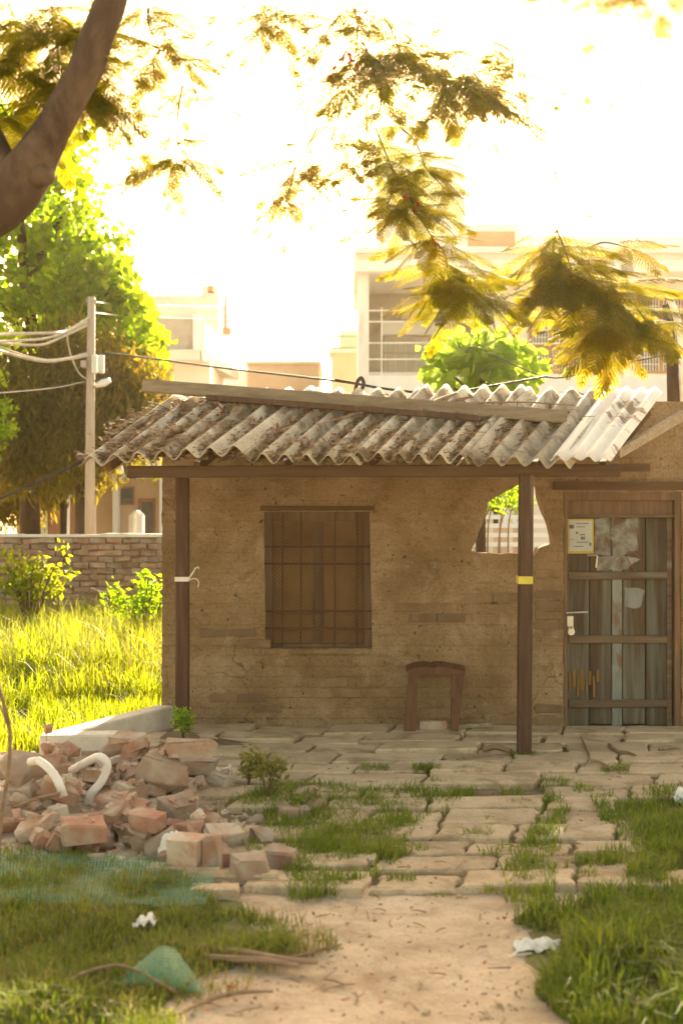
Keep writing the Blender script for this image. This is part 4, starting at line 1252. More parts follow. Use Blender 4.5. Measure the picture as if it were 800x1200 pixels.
# fallen red petals and dry leaves on path and lawn
C, kinds = [], []
for k in range(430):
    u, v = rnd.uniform(0, 800), 862 + 340 * rnd.random() ** .8
    if rnd.random() > .35 + .9 * noise.noise(Vector((u * .012, v * .02, 9))): continue
    p = G(u, v); C.append((p.x, p.y, gz(p.x, p.y) + .035 + (.02 if u < 300 or u > 660 else 0)))
C = np.array(C)
V, Tt = leaf_points(C, .024, .6); V[:, 2] = np.maximum(V[:, 2] * .5 + .015, .01); tag(link('fallen_petals', fast_mesh('fallen_petals', V, [Tt], MT['petal'])), kind='stuff')
C = []
for k in range(2200):
    u, v = rnd.uniform(0, 800), 860 + 340 * rnd.random()
    if rnd.random() > .3 + .9 * noise.noise(Vector((u * .01, v * .02, 19))): continue
    p = G(u, v); C.append((p.x, p.y, gz(p.x, p.y) + .03))
C = np.array(C)
V, Tt = leaf_points(C, .025, .45); V[:, 2] = np.maximum(V[:, 2] * .6 + .012, .012)
tag(link('dry_leaves', fast_mesh('dry_leaves', V, [Tt], MT['litter'])), kind='stuff')

# pebbles and grit
b = MB()
for k in range(800):
    u, v = rnd.uniform(120, 760), 880 + 330 * rnd.random() ** .7
    if rnd.random() > .4 + .9 * noise.noise(Vector((u * .015, v * .02, 29))): continue
    p = G(u, v); s_ = rnd.uniform(.002, .0065) * (2 if rnd.random() < .06 else 1)
    b.box((-s_, -s_ * .8, -s_ * .6), (s_, s_ * .8, s_ * .6), Matrix.Translation((p.x, p.y, gz(p.x, p.y) + s_ * .4 + (.03 if v < 1040 else 0))) @ rand_rot(.9).to_matrix().to_4x4())
tag(b.build('pebbles', MT['paver']), kind='stuff')
b = MB()
for k in range(170):
    u, v = rnd.uniform(120, 760), 875 + 330 * rnd.random()
    p = G(u, v); p.z = gz(p.x, p.y) + (.04 if v < 1040 else .008)
    a = rnd.uniform(0, 6.28); L_ = rnd.uniform(.03, .11)
    q = p + Vector((math.cos(a), math.sin(a), rnd.uniform(0, .1))) * L_
    b.tube([p, p.lerp(q, .5) + Vector((rnd.uniform(-.01, .01), rnd.uniform(-.01, .01), .004)), q], [.003, .003, .0015], 4)
tag(b.build('twig_debris', MT['stick']), kind='stuff')

# weeds
def weed(base, h, n, size, mat, lab, spread=.12, cat='weed', stemr=.006):
    t = empty('weed_plant', base, lab, cat)
    st = MB(); cl = []
    for k in range(n):
        a = rnd.uniform(0, 6.28); r_ = rnd.uniform(.2, 1) * spread
        tip = Vector(base) + Vector((math.cos(a) * r_, math.sin(a) * r_, h * rnd.uniform(.6, 1)))
        mid = Vector(base).lerp(tip, .55) + Vector((0, 0, h * .12))
        st.tube(spline([base, mid, tip], 4), lerp_list([stemr, stemr * .4], 9), 5)
        for q in (mid, tip, mid.lerp(tip, .5)): cl.append((tuple(q), size * 2.0))
    st.build('stem', MT['twig'], t)
    cloud('foliage', cl, 14 / (size * size * 4), size, mat, t, .5)
    return t
weed(G(215, 872, .1), .26, 6, .04, MT['bushleaf'], 'green weed at the foot of the left post behind the rubble')
weed(G(312, 940), .30, 5, .045, MT['drygrass'], 'yellowish weed growing at the right end of the rubble')
weed(G(290, 925), .26, 5, .04, MT['drygrass'], 'dry brown weed behind the yellowish weed on the paving edge')
weed(G(350, 955), .18, 5, .03, MT['grass'], 'low green weed beside the squarish lump right of the rubble')
weed(P(35, 740, 16.5) * 1.0, 1.0, 16, .09, MT['tallgrass'], 'tall bushy yellow green weed before the brick wall at the left edge', .6, 'bush', .012)
weed(P(170, 760, 16.0) * 1.0, .9, 14, .08, MT['leaf'], 'leafy green bush before the brick wall beside the hut corner', .45, 'bush', .012)

# ------------------------------------------------------------------ boundary wall
by = 19.2
bw = empty('boundary_wall', (-3.4, by, 0), 'reddish brick boundary wall with a white mortar cap across the field', 'wall')
MB().box((-14, by + .02, -.05), (1.2, by + .22, 1.415)).build('wall_core', MT['mortar'], bw)
bm_v = [bm_mesh(chipped_brick(.218, .08, .072, .010, 300 + i), 'brick', MT['brick']) for i in range(5)]
cnt = 0
for j in range(13):
    z = 1.37 - j * .087
    for i in range(19):
        x = -5.3 + i * .235 + (.117 if j % 2 else 0) + rnd.uniform(-.008, .008)
        if x > -1.25 or cnt >= 296: continue
        cnt += 1
        inst('brick', rnd.choice(bm_v), Matrix.Translation((x, by + .015 + rnd.uniform(-.02, .012), z + rnd.uniform(-.009, .009))) @ Matrix.Rotation(rnd.uniform(-.06, .06), 4, 'Y') @ Matrix.Rotation(rnd.uniform(-.08, .08), 4, 'Z'), bw)
mb = MB()
for k in range(40):
    x0, x1 = -14 + k * .38, -14 + (k + 1) * .38
    mb.box((x0, by - .03 + rnd.uniform(-.01, .01), 1.417), (x1 - .001, by + .25, 1.45 + rnd.uniform(0, .02)))
mb.build('wall_cap', MT['cap'], bw)

# ------------------------------------------------------------------ utility pole with its boxes and cables
PY = 20.6
pole = empty('utility_pole', (P(105, 600, PY).x, PY, 0), 'weathered utility pole with two pale boxes behind the brick wall', 'utility pole')
MB().tube([(P(105, 0, PY).x, PY, -.05), P(106, 500, PY), P(107.5, 348, PY)], [.085, .07, .055], 10).build('shaft', MT['pole'], pole, smooth=True)
for u0, u1 in ((109.5, 115.5), (117, 123.5)):
    MB().box((P(u0, 0, PY).x, PY - .16, P(0, 438, PY).z), (P(u1, 0, PY).x, PY - .02, P(0, 417, PY).z)).build('meter_box', MT['boxpaint'], pole, bevel=.012)
MB().box((P(96, 0, PY).x, PY - .12, P(0, 431, PY).z), (P(103, 0, PY).x, PY + .05, P(0, 423, PY).z)).build('junction_box', MT['greywall'], pole, bevel=.01)
arm = MB().tube([P(107, 455, PY), P(115, 452, PY - .1)], .02, 6).build('lamp_arm', MT['pole'], pole)
MB().tube([P(113, 452, PY - .1), P(121, 449, PY - .12), P(129, 445.5, PY - .15)], [.035, .06, .04], 8).build('lamp_head', MT['rail'], pole, smooth=True)
MB().bar(P(101, 352, PY), P(113, 354, PY), .05, .05).build('cross_arm', MT['pole'], pole)
def cable(pts, r_, mat, lab, n=7, cat='cable'):
    c = spline([P(*p) for p in pts], n)
    return tag(MB().tube(c, r_, 5).build('cable', mat), lab, cat)
cl = 'cables strung from the utility pole'
for pts, r_, mk, lab in (
    ([(105, 372, PY), (80, 387, 20), (62, 390, 19.5), (20, 391, 19), (-30, 393, 18)], .022, 'palewire', 'topmost thick pale cable running left from the utility pole'),
    ([(105, 376, PY), (75, 390, 20), (50, 397, 19.5), (20, 399, 19), (-30, 402, 18)], .02, 'palewire', 'second thick pale cable running left from the utility pole'),
    ([(105, 380, PY), (70, 396, 20), (48, 404, 19.5), (15, 403, 19), (-30, 398, 18)], .02, 'palewire', 'third pale cable with a sharp bend left of the pole'),
    ([(104, 416, PY), (80, 420, 20), (55, 423, 19.5), (25, 418, 19), (-30, 402, 18)], .026, 'palewire', 'thick lower pale cable sagging left from the boxes on the pole'),
    ([(104, 413, PY), (70, 421, 20), (35, 418, 19.5), (-30, 395, 18)], .014, 'palewire', 'thin pale cable sagging just above the thick lower one'),
    ([(100, 447, PY), (60, 455, 20), (-30, 463, 18)], .008, 'palewire', 'thin pale wire running left below the lamp on the pole'),
    ([(112, 354, PY), (150, 357, 26), (260, 360, 36)], .012, 'palewire', 'topmost thin wire running right from the pole tip to the far house'),
    ([(108, 368, PY), (116, 367, PY + .5), (160, 371, 26), (255, 374, 36)], .014, 'palewire', 'second thin wire running right from the pole to the far house'),
    ([(124, 413, PY), (170, 419, 19), (260, 431, 17), (375, 444, 15), (420, 450, 14)], .014, 'wire', 'dark service cable running right from the pole over the roof'),
    ([(78, 384, 20), (82, 412, 20.2), (92, 436, 20.4), (103, 445, PY)], .012, 'palewire', 'looped pale wire hanging left of the pole boxes'),
    ([(124, 412, PY - .1), (128, 432, PY - .1), (118, 444, PY - .1), (107, 447, PY)], .01, 'wire', 'short looped wire round the pale boxes on the pole'),
    ([(-20, 592, 9.6), (40, 567, 9.65), (96, 541, 9.75)], .009, 'wire', 'dark wire running from the left corner of the roof down leftwards'),
    ([(545, 413, 13), (560, 408, 13), (640, 442, 12.5), (700, 432, 12.4), (760, 420, 12.4), (840, 405, 12.4)], .007, 'wire', 'thin dark wire drooping over the right end of the roof'),
    ([(392, 445, 11.5), (420, 450, 11.45), (455, 456, 11.4), (520, 462, 11.4), (560, 455, 11.6), (640, 441, 12.2)], .011, 'wire', 'dark cable lying along the top edge of the roof'),
    ([(640, 466, 11.2), (665, 472, 11.2), (690, 462, 11.3), (700, 454, 11.5)], .006, 'wire', 'short dark wire hanging over the bright right sheets'),
    ([(145, 543, 9.6), (148, 557, 9.6), (153, 560, 9.6), (163, 559, 9.6)], .006, 'wire', 'short hooked wire hanging under the left eave')):
    cable(pts, r_, MT[mk], lab)['group'] = cl if 'pole' in lab else 'loose wires around the roof'
tag(MB().tube(spline([P(416, 458, 11.3), P(419, 447, 11.3), P(423, 443, 11.3), P(426, 449, 11.3), P(424, 456, 11.3)], 5), .016, 6).build('cable_hook', MT['wire']), 'dark looped hook standing at the top edge of the roof', 'hook')

# bent pole at the right
tag(MB().tube([P(789, 482, 11.7), P(787, 420, 11.75), P(782, 372, 11.8), P(779.5, 357, 11.8)], [.055, .05, .042, .03], 9).build('wooden_pole', MT['bark'], smooth=True), 'dark leaning wooden pole rising behind the right wall', 'pole')
tag(MB().tube(spline([P(782, 344, 11.7), P(787, 356, 11.7), P(793, 374, 11.7), P(797, 395, 11.7), P(799, 430, 11.7), P(799, 478, 11.7)], 5), .03, 9).build('bent_pipe', MT['pipe'], smooth=True), 'curved white pipe beside the dark pole at the right edge', 'pipe')

# ------------------------------------------------------------------ white house on the right
def pxbox(mb, u0, v0, u1, v1, Y, dep):
    a, b = P(u0, v1, Y), P(u1, v0, Y)
    return mb.box((a.x, Y, a.z), (b.x, Y + dep, b.z))
def pxb(name, u0, v0, u1, v1, Y, dep, mat, parent, bevel=0):
    return pxbox(MB(), u0, v0, u1, v1, Y, dep).build(name, MT[mat], parent, bevel=bevel)
HYR = 38.0
house = empty('white_house', (P(640, 0, HYR).x, HYR, 0), 'large white two storey house with a deep balcony and brown windows behind the hut', 'house')
gv = 600 + CAM_H * F / HYR
pxb('wall', 420, 440, 1150, gv, HYR, .25, 'whitewall', house)
pxb('side_wall', 420, 318, 432, 439.9, HYR, 4.2, 'whitewall', house)
pxb('balcony_floor', 432.2, 436, 560, 439.8, HYR + .26, 3.9, 'cream', house)
pxb('balcony_ceiling', 432.2, 315, 562, 318, HYR + .3, 3.7, 'whitewall', house)
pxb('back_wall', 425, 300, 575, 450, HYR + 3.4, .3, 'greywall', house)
pxb('wall', 562, 318, 1150, 439.9, HYR + .9, 3.2, 'cream', house)
pxb('roof_slab', 416, 305, 1160, 317.8, HYR - .5, 7.5, 'whitewall', house)
pxb('cornice', 418, 296, 1160, 304.8, HYR - .3, 7.2, 'cream', house)
pxb('cornice', 415, 289, 1160, 295.8, HYR - .45, 7.4, 'whitewall', house)
pxb('parapet', 540, 262, 610, 288.8, HYR + .2, .3, 'whitewall', house)
pxb('vent_panel', 548, 271, 603, 288.6, HYR + .12, .07, 'terracotta', house)
pxb('upper_wall', 452, 240, 545, 288.8, HYR + 4.0, 4.0, 'whitewall', house)
fb = empty('distant_block', (P(498, 0, 90).x, 90, 0), 'distant plain pale block rising above the white house, almost lost in the glare', 'building')
pxb('wall', 446, 152, 545, 600 + CAM_H * F / 90, 90, 12, 'whitewall', fb)
pxb('parapet', 444, 148, 547, 151.8, 89.6, 12.6, 'cream', fb)
pxb('parapet', 610.2, 276, 1150, 288.8, HYR + .2, .25, 'whitewall', house)
Yb = HYR + 3.3
def bp(u, v, Y): return P(u, v, Y)
pxb('ledge', 447, 378, 536, 392, HYR + 2.9, .49, 'whitewall', house)
wn_ = pxb('window', 450, 394, 533, 437, Yb, .09, 'cream', house)
for i in range(4):
    pxb('louvre_panel', 452 + i * 12, 396, 463 + i * 12, 436, Yb - .04, .035, 'shutter', wn_)
pxb('pane', 502, 397, 530, 430, Yb - .03, .02, 'glass', wn_)
pxb('cross_bar', 451, 413, 500, 414.5, Yb - .08, .035, 'greywall', wn_)
pxb('balcony_door', 494, 328, 522, 377, Yb, .09, 'glass', house)
pxb('panel', 470, 350, 490, 374, Yb, .09, 'cream', house)
for v in (364, 377, 402, 421):
    b = MB(); b.tube([P(421, v, HYR + .05), P(561, v, HYR + .05)], .022, 6)
    b.build('balcony_rail', MT['rail'], house)
for v in (403, 366):
    MB().tube([P(561, v, HYR + .05), P(720, v - 1, HYR + .05)], .016, 6).build('balcony_rail', MT['rail'], house)
for u in (421.5, 447, 560.5):
    MB().tube([P(u, 440, HYR + .08), P(u, 360, HYR + .08)], .022, 6).build('rail_post', MT['rail'], house)
def brown_window(u0, v0, u1, v1, cols, rows_):
    Y = HYR + .86
    f = MB()
    pxbox(f, u0, v0, u1, v1, Y, .03)
    wdw = f.build('window', MT['brownwood'], house)
    cw = (u1 - u0) / cols; rh = (v1 - v0) / rows_
    for i in range(cols):
        for j in range(rows_):
            a, b_, c, d = u0 + i * cw + 3, v0 + j * rh + 3, u0 + (i + 1) * cw - 3, v0 + (j + 1) * rh - 3
            pxb('pane', a, b_, c, d, Y - .012, .01, 'glass', wdw)
            g = MB(); n_ = max(3, int((c - a) / 3.2))
            for k in range(n_ + 1):
                u = a + (c - a) * k / n_
                g.bar(P(u, d, Y - .03), P(u, b_, Y - .03), .014, .014, Vector((0, 1, 0)))
            for q in (.33, .66):
                g.bar(P(a, b_ + (d - b_) * q, Y - .045), P(c, b_ + (d - b_) * q, Y - .045), .012, .012)
            g.build('grille', MT['cream'], wdw)
    for uu in (u0, u1): pxb('frame', uu - 2, v0 - 3, uu + 2, v1 + 1, Y - .05, .045, 'brownwood', wdw)
    pxb('frame', u0 - 3, v0 - 5, u1 + 3, v0 - 3.2, Y - .06, .05, 'brownwood', wdw)
brown_window(621, 376, 692, 438, 3, 2)
brown_window(748, 348, 800, 438, 2, 3)
brown_window(830, 348, 900, 438, 3, 3)

# ------------------------------------------------------------------ houses on the left, far off
LY = 45.0
lh = empty('flat_roofed_house', (P(215, 0, LY).x, LY, 0), 'pale flat roofed house with a grey panelled upper balcony left of the white house', 'house')
glv = 600 + CAM_H * F / LY
pxb('wall', 203, 421, 246, glv, LY + .6, 5, 'cream', lh)
pxb('wall', 120, 415, 203, glv, LY + 1.2, 4, 'cream', lh)
pxb('upper_wall', 160, 346, 256, 408, LY + 3.5, 5, 'cream', lh)
pxb('parapet_panel', 181, 371, 226, 410, LY, .3, 'greywall', lh)
pxb('parapet_panel', 140, 376, 180.6, 410, LY + .05, .3, 'cream', lh)
pxb('corner_pillar', 226.2, 368, 236, 411, LY - .05, .4, 'whitewall', lh)
b = MB()
A0, A1 = P(236.2, 411, LY + .1), P(272, 423, LY + 6.5)
A1 = Vector((P(270, 0, LY + 6.5).x, LY + 6.5, A0.z))
b.bar(A0 + Vector((0, 0, .5)), A1 + Vector((0, 0, .5)), .2, .95)
b.build('side_parapet', MT['whitewall'], lh)
b = MB(); b.box((P(178, 0, LY).x, LY - .4, A0.z - .35), (P(236, 0, LY).x, LY + 3, A0.z - .02)).build('balcony_slab', MT['cream'], lh)
b = MB()
q = [P(236.4, 0, LY - .4), Vector((A1.x + .3, A1.y, 0)), Vector((A1.x - 1.5, A1.y, 0)), P(236.4, 0, LY + 3)]
q[0].z = q[3].z = 0
b.v = [Vector((p.x, p.y, A0.z - .35)) for p in q] + [Vector((p.x, p.y, A0.z - .025)) for p in q]
b.f = [(3, 2, 1, 0), (4, 5, 6, 7)] + [(i, (i + 1) % 4, 4 + (i + 1) % 4, 4 + i) for i in range(4)]
b.build('balcony_slab', MT['cream'], lh)
pxb('water_spout', 243, 334, 250, 341, LY + 3.2, .5, 'terracotta', lh)
pxb('water_spout', 262, 384, 270, 391, LY + 5.5, .5, 'terracotta', lh)
pxb('chimney', 263, 345, 266, 384, LY + 6, .3, 'greywall', lh)
pxb('stair_head', 236, 335, 256, 345.8, LY + 4, 3, 'whitewall', lh)
MH = 52.0
gmv = 600 + CAM_H * F / MH
mh = empty('tan_house', (P(335, 0, MH).x, MH, 0), 'plain tan flat topped house low between the pale house and the white house', 'house')
pxb('wall', 290, 426, 374, gmv, MH, 6, 'tanwall', mh)
pxb('parapet', 286, 422.5, 376, 425.8, MH - .15, 6.3, 'cream', mh)
pxb('wall', 250, 433, 289.8, gmv, MH + .5, 5, 'whitewall', mh)
yh = empty('yellow_house', (P(405, 0, 46).x, 46, 0), 'cream house with a small green balcony just left of the white house', 'house')
pxb('wall', 388, 412, 430, 600 + CAM_H * F / 46, 46, 6, 'tanwall', yh)
pxb('upper_wall', 398, 386, 430, 411.8, 47.5, 4, 'cream', yh)
pxb('balcony_slab', 385, 409, 428, 412.6, 45.6, 1.8, 'cream', yh)
g = MB()
for k in range(12): g.bar(P(389 + k * 2.6, 409, 45.7), P(389 + k * 2.6, 394, 45.7), .04, .04, Vector((0, 1, 0)))
g.bar(P(388, 394, 45.7), P(419, 394, 45.7), .06, .08); g.bar(P(388, 408, 45.7), P(419, 408, 45.7), .06, .08)
g.build('railing', MT['greenrail'], yh)
# low sheds right behind the brick wall
SY = 27.0
gsv = 600 + CAM_H * F / SY
shed = empty('low_shed', (P(150, 0, SY).x, SY, 0), 'low pinkish shed with dark openings seen above the brick wall under the roof corner', 'shed')
pxb('wall', 112, 560, 192, gsv, SY, 3, 'tanwall', shed)
pxb('roof', 108, 552, 200, 559.8, SY - .4, 3.8, 'whitewall', shed)
w1 = pxb('window', 140, 570, 158, 592, SY - .04, .035, 'redwall', shed)
pxb('pane', 142, 572, 156, 590, SY - .055, .01, 'glass', w1)
d1 = pxb('door', 162, 584, 182, 632, SY - .05, .045, 'brownwood', shed)
pxb('panel', 166, 588, 179, 628, SY - .06, .009, 'glass', d1)
pxb('pillar', 187, 560, 191.5, gsv, SY - .35, .3, 'whitewall', shed)
pxb('pillar', 132, 560, 138, gsv, SY - .35, .3, 'whitewall', shed)
shed2 = empty('low_shed', (P(70, 0, SY + 2).x, SY + 2, 0), 'low reddish shed in shade under the trees above the brick wall', 'shed')
pxb('wall', 20, 585, 104, 600 + CAM_H * F / (SY + 2), SY + 2, 3, 'redwall', shed2)
pxb('roof', 15, 578, 106, 584.8, SY + 1.6, 3.6, 'tanwall', shed2)
pxb('door', 36, 598, 56, 640, SY + 1.95, .045, 'cream', shed2)
tag(pxbox(MB(), 150, 598, 166, 640, 24, .5).build('water_tank', MT['cream'], bevel=.1), 'pale square tank standing behind the brick wall', 'tank')
tag(MB().tube(spline([P(158, 640, 23), P(158, 606, 23), P(160, 603, 23), P(168, 603, 23)], 5), .03, 7).build('vent_pipe', MT['pipe']), 'thin white vent pipe with a bent top above the brick wall', 'pipe')
tag(MB().tube([P(80, 640, 23), P(81, 585, 23), P(84, 580, 23)], .025, 7).build('thin_post', MT['rail']), 'thin pale post standing behind the brick wall left of the utility pole', 'post')

# ------------------------------------------------------------------ yard behind the hut, seen through the hole
FY = 19.0
fen = empty('yard_fence', (P(590, 0, FY).x, FY, 0), 'pale rail fence seen through the broken hole in the wall', 'fence')
for u in (552, 575, 598, 620, 645, 668):
    MB().box((P(u, 0, FY).x - .03, FY, -.02), (P(u, 0, FY).x + .03, FY + .05, 1.78)).build('post', MT['cream'], fen)
for v in (606, 616, 627, 638):
    MB().bar(P(535, v, FY - .03), P(690, v, FY - .03), .04, .06).build('rail', MT['whitewall'], fen)
yw = empty('yard_wall', (P(610, 0, 22).x, 22, 0), 'pale cream wall beyond the yard seen through the hole', 'wall')
pxb('wall', 520, 618, 720, 600 + CAM_H * F / 22, 22, .25, 'tanwall', yw)
pxb('pillar', 622, 560, 662, 600 + CAM_H * F / 21.5, 21.5, .4, 'cream', yw)
for k, (u0, u1) in enumerate(((560, 572), (575, 573), (583, 592), (590, 586), (600, 596))):
    t = empty('sapling', (P(u0, 0, 17).x, 17, 0), ('slanting', 'upright', 'crossing', 'thin', 'rightmost')[k] + ' sapling stem among the stems seen through the hole', 'sapling')
    b = MB(); tip = P(u1 + 6, 585, 17)
    b.tube(spline([(P(u0, 0, 17).x, 17, -.02), P((u0 + u1) / 2 - 3, 630, 17), tip], 5), lerp_list([.016, .011, .006], 11), 7).build('trunk', MT['stick'], t)
    cloud('foliage', [(tuple(tip + Vector((rnd.uniform(-.2, .2), 0, rnd.uniform(-.05, .3)))), .22) for _ in range(3)], 900, .07, MT['leaf'], t)
t = empty('yard_bush', (P(580, 0, 25).x, 25, 0), 'leafy green bush seen through the upper part of the hole', 'bush')
MB().tube([(P(580, 0, 25).x, 25, -.02), P(580, 590, 25)], .06, 7).build('stem', MT['bark'], t)
cloud('foliage', [(tuple(P(rnd.uniform(545, 625), rnd.uniform(545, 608), 25 + rnd.uniform(-.5, .8))), .42) for _ in range(34)], 320, .12, MT['leaf'], t)

# ------------------------------------------------------------------ trees
def tree(name, base, limbs, clumps, per, size, mat, lab, droop=0.0, aspect=.5, tr=.16, cat='tree', squash=.8, group=None):
    t = empty(name, base, lab, cat, group)
    b = MB()
    top = limbs[0]
    b.tube(spline([base] + top, 5), lerp_list([tr, tr * .75, tr * .3], len(top) * 5 + 1), 10)
    b.build('trunk', MT['bark'], t, smooth=True)
    for lm in limbs[1:]:
        MB().tube(spline(lm, 4), lerp_list([tr * .45, tr * .15], (len(lm) - 1) * 4 + 1), 7).build('limb', MT['bark'], t, smooth=True)
    cloud('crown', clumps, per, size, mat, t, aspect, droop, squash)
    return t

def pxclumps(regions, Y, dY, n, r0, r1):
    out = []
    tot = sum(w_ for *_, w_ in regions)
    for cu, cv, su, sv, w_ in regions:
        for k in range(int(n * w_ / tot)):
            a = rnd.uniform(0, 6.28); q = math.sqrt(rnd.random())
            out.append((tuple(P(cu + math.cos(a) * q * su, cv + math.sin(a) * q * sv, Y + rnd.uniform(-dY, dY))), rnd.uniform(r0, r1)))
    return out
TY = 25.0
base = Vector((P(40, 0, TY).x, TY, 0))
tree('leafy_tree', base, [[P(35, 560, TY), P(45, 450, TY), P(30, 330, TY), P(20, 200, TY)], [P(45, 450, TY), P(90, 380, TY - .5), P(140, 330, TY - 1)], [P(35, 400, TY), P(-20, 330, TY), P(-70, 280, TY)], [P(30, 330, TY), P(70, 260, TY), P(110, 210, TY)]],
     pxclumps([(40, 250, 75, 70, 3), (90, 300, 60, 50, 2), (105, 345, 55, 40, 2), (20, 180, 70, 55, 2), (-60, 260, 80, 120, 2), (30, 370, 60, 40, 1.5), (165, 415, 38, 22, .8), (150, 395, 35, 35, .8)], TY, 1.3, 210, .28, .55),
     300, .20, MT['leaf'], 'tall bright green leafy tree behind the utility pole', aspect=.6, tr=.2)
base = Vector((P(100, 0, 23.2).x, 23.2, 0))
tree('drooping_tree', base, [[P(100, 560, 23.2), P(95, 480, 23.2), P(100, 400, 23.2)], [P(98, 500, 23.2), P(50, 440, 23.2)], [P(98, 500, 23.2), P(150, 450, 23.2)]],
     pxclumps([(60, 470, 95, 70, 3), (60, 530, 90, 40, 2), (150, 490, 50, 45, 1.5), (110, 440, 60, 40, 1.5), (-70, 480, 80, 110, 2)], 23.0, .8, 260, .3, .55),
     560, .20, MT['darkleaf'], 'dusky drooping tree with long leaves low behind the utility pole', droop=1.6, aspect=.22, tr=.2, squash=1.2)
base = Vector((P(-60, 0, 20.2).x, 20.2, 0))
tree('leafy_tree', base, [[P(-62, 560, 20.2), P(-50, 480, 20.2), P(-40, 400, 20.2)], [P(-50, 480, 20.2), P(-15, 430, 20), P(0, 410, 19.9)], [P(-55, 540, 20.2), P(-20, 505, 20.0), P(0, 495, 19.9)]],
     pxclumps([(2, 395, 14, 20, 1), (-35, 420, 40, 60, 2), (2, 495, 12, 24, 1), (-40, 500, 40, 60, 2)], 20, .4, 46, .14, .26),
     1200, .085, MT['leaf'], 'yellow green leafy tree whose sprays enter at the left edge', aspect=.65, tr=.09)
base = Vector((P(75, 0, 26).x, 26, 0))
tree('drooping_tree', base, [[P(75, 600, 26), P(70, 560, 26)]], pxclumps([(45, 560, 55, 26, 2), (15, 590, 40, 22, 1), (95, 520, 30, 40, 1)], 26, .6, 60, .3, .5), 700, .2, MT['darkleaf'],
     'low dusky tree with hanging leaves just above the brick wall', droop=1.8, aspect=.2, tr=.09, squash=1.2)

# large leaved young tree between hut and white house: every leaf a piece
t = empty('round_leaved_tree', (P(565, 0, 15).x, 15, 0), 'bright young tree with big round leaves rising behind the hut roof', 'tree')
b = MB()
b.tube(spline([(P(565, 0, 15).x, 15, -.03), P(562, 520, 15), P(566, 440, 15)], 5), lerp_list([.07, .05, .03], 11), 8)
b.build('trunk', MT['bark'], t, smooth=True)
for u1, v1 in ((510, 425), (535, 400), (560, 390), (590, 395), (615, 415), (628, 440), (505, 445)):
    MB().tube(spline([P(565, 475, 15), P((565 + u1) / 2, (468 + v1) / 2, 15 + rnd.uniform(-.3, .3)), P(u1, v1, 15 + rnd.uniform(-.4, .4))], 4), lerp_list([.025, .015, .006], 9), 6).build('branch', MT['twig'], t)
def round_leaf(seed):
    r = random.Random(seed)
    b = MB(); k = 10
    out_ = [Vector((0, 0, 0))]
    for i in range(k + 1):
        a = -2.7 + 5.4 * i / k
        rr = .5 * (1 + .12 * math.cos(a)) * (1 + r.uniform(-.05, .05))
        x, y = .45 + rr * math.cos(a), rr * math.sin(a)
        out_.append(Vector((x, y, .12 * abs(y) - .25 * x * x)))
    mid = Vector((.5, 0, -.08))
    b.v = out_ + [mid]
    n_ = len(out_)
    b.f = [(i, (i + 1) % n_, n_) for i in range(n_)]
    return b.mesh('leaf', MT['bushleaf'], smooth=True)
rl = [round_leaf(i) for i in range(5)]
for k in range(285):
    a = rnd.uniform(0, 6.28); q = rnd.random() ** .45
    p = P(566 + math.cos(a) * q * 68, 432 + math.sin(a) * q * 46 * (1 if math.sin(a) < 0 else .75), 15 + rnd.uniform(-.45, .45))
    if p.z < 2.6: p.z = 2.6 + rnd.random() * .3
    d = Vector((math.cos(a) * .8 + rnd.gauss(0, .4), rnd.gauss(0, .6) - .3, -.35 + rnd.gauss(0, .35)))
    s_ = rnd.uniform(.10, .17)
    inst('leaf', rnd.choice(rl), Matrix.Translation(p) @ frame(d, Vector((rnd.gauss(0, .5), rnd.gauss(0, .5) - .5, 1))) @ Matrix.Scale(s_, 4), t)

inner = np.array([tuple(P(566 + rnd.gauss(0, 26), 425 + rnd.gauss(0, 18), 15 + rnd.uniform(-.4, .4))) for _ in range(420)])  # extra leaves added inside the crown to block sun through the wall hole
V, Tt = leaf_points(inner, .15, .8)
tag(link('inner_leaves', fast_mesh('inner_leaves', V - np.array(t.location), [Tt], MT['bushleaf']), t), kind='stuff')

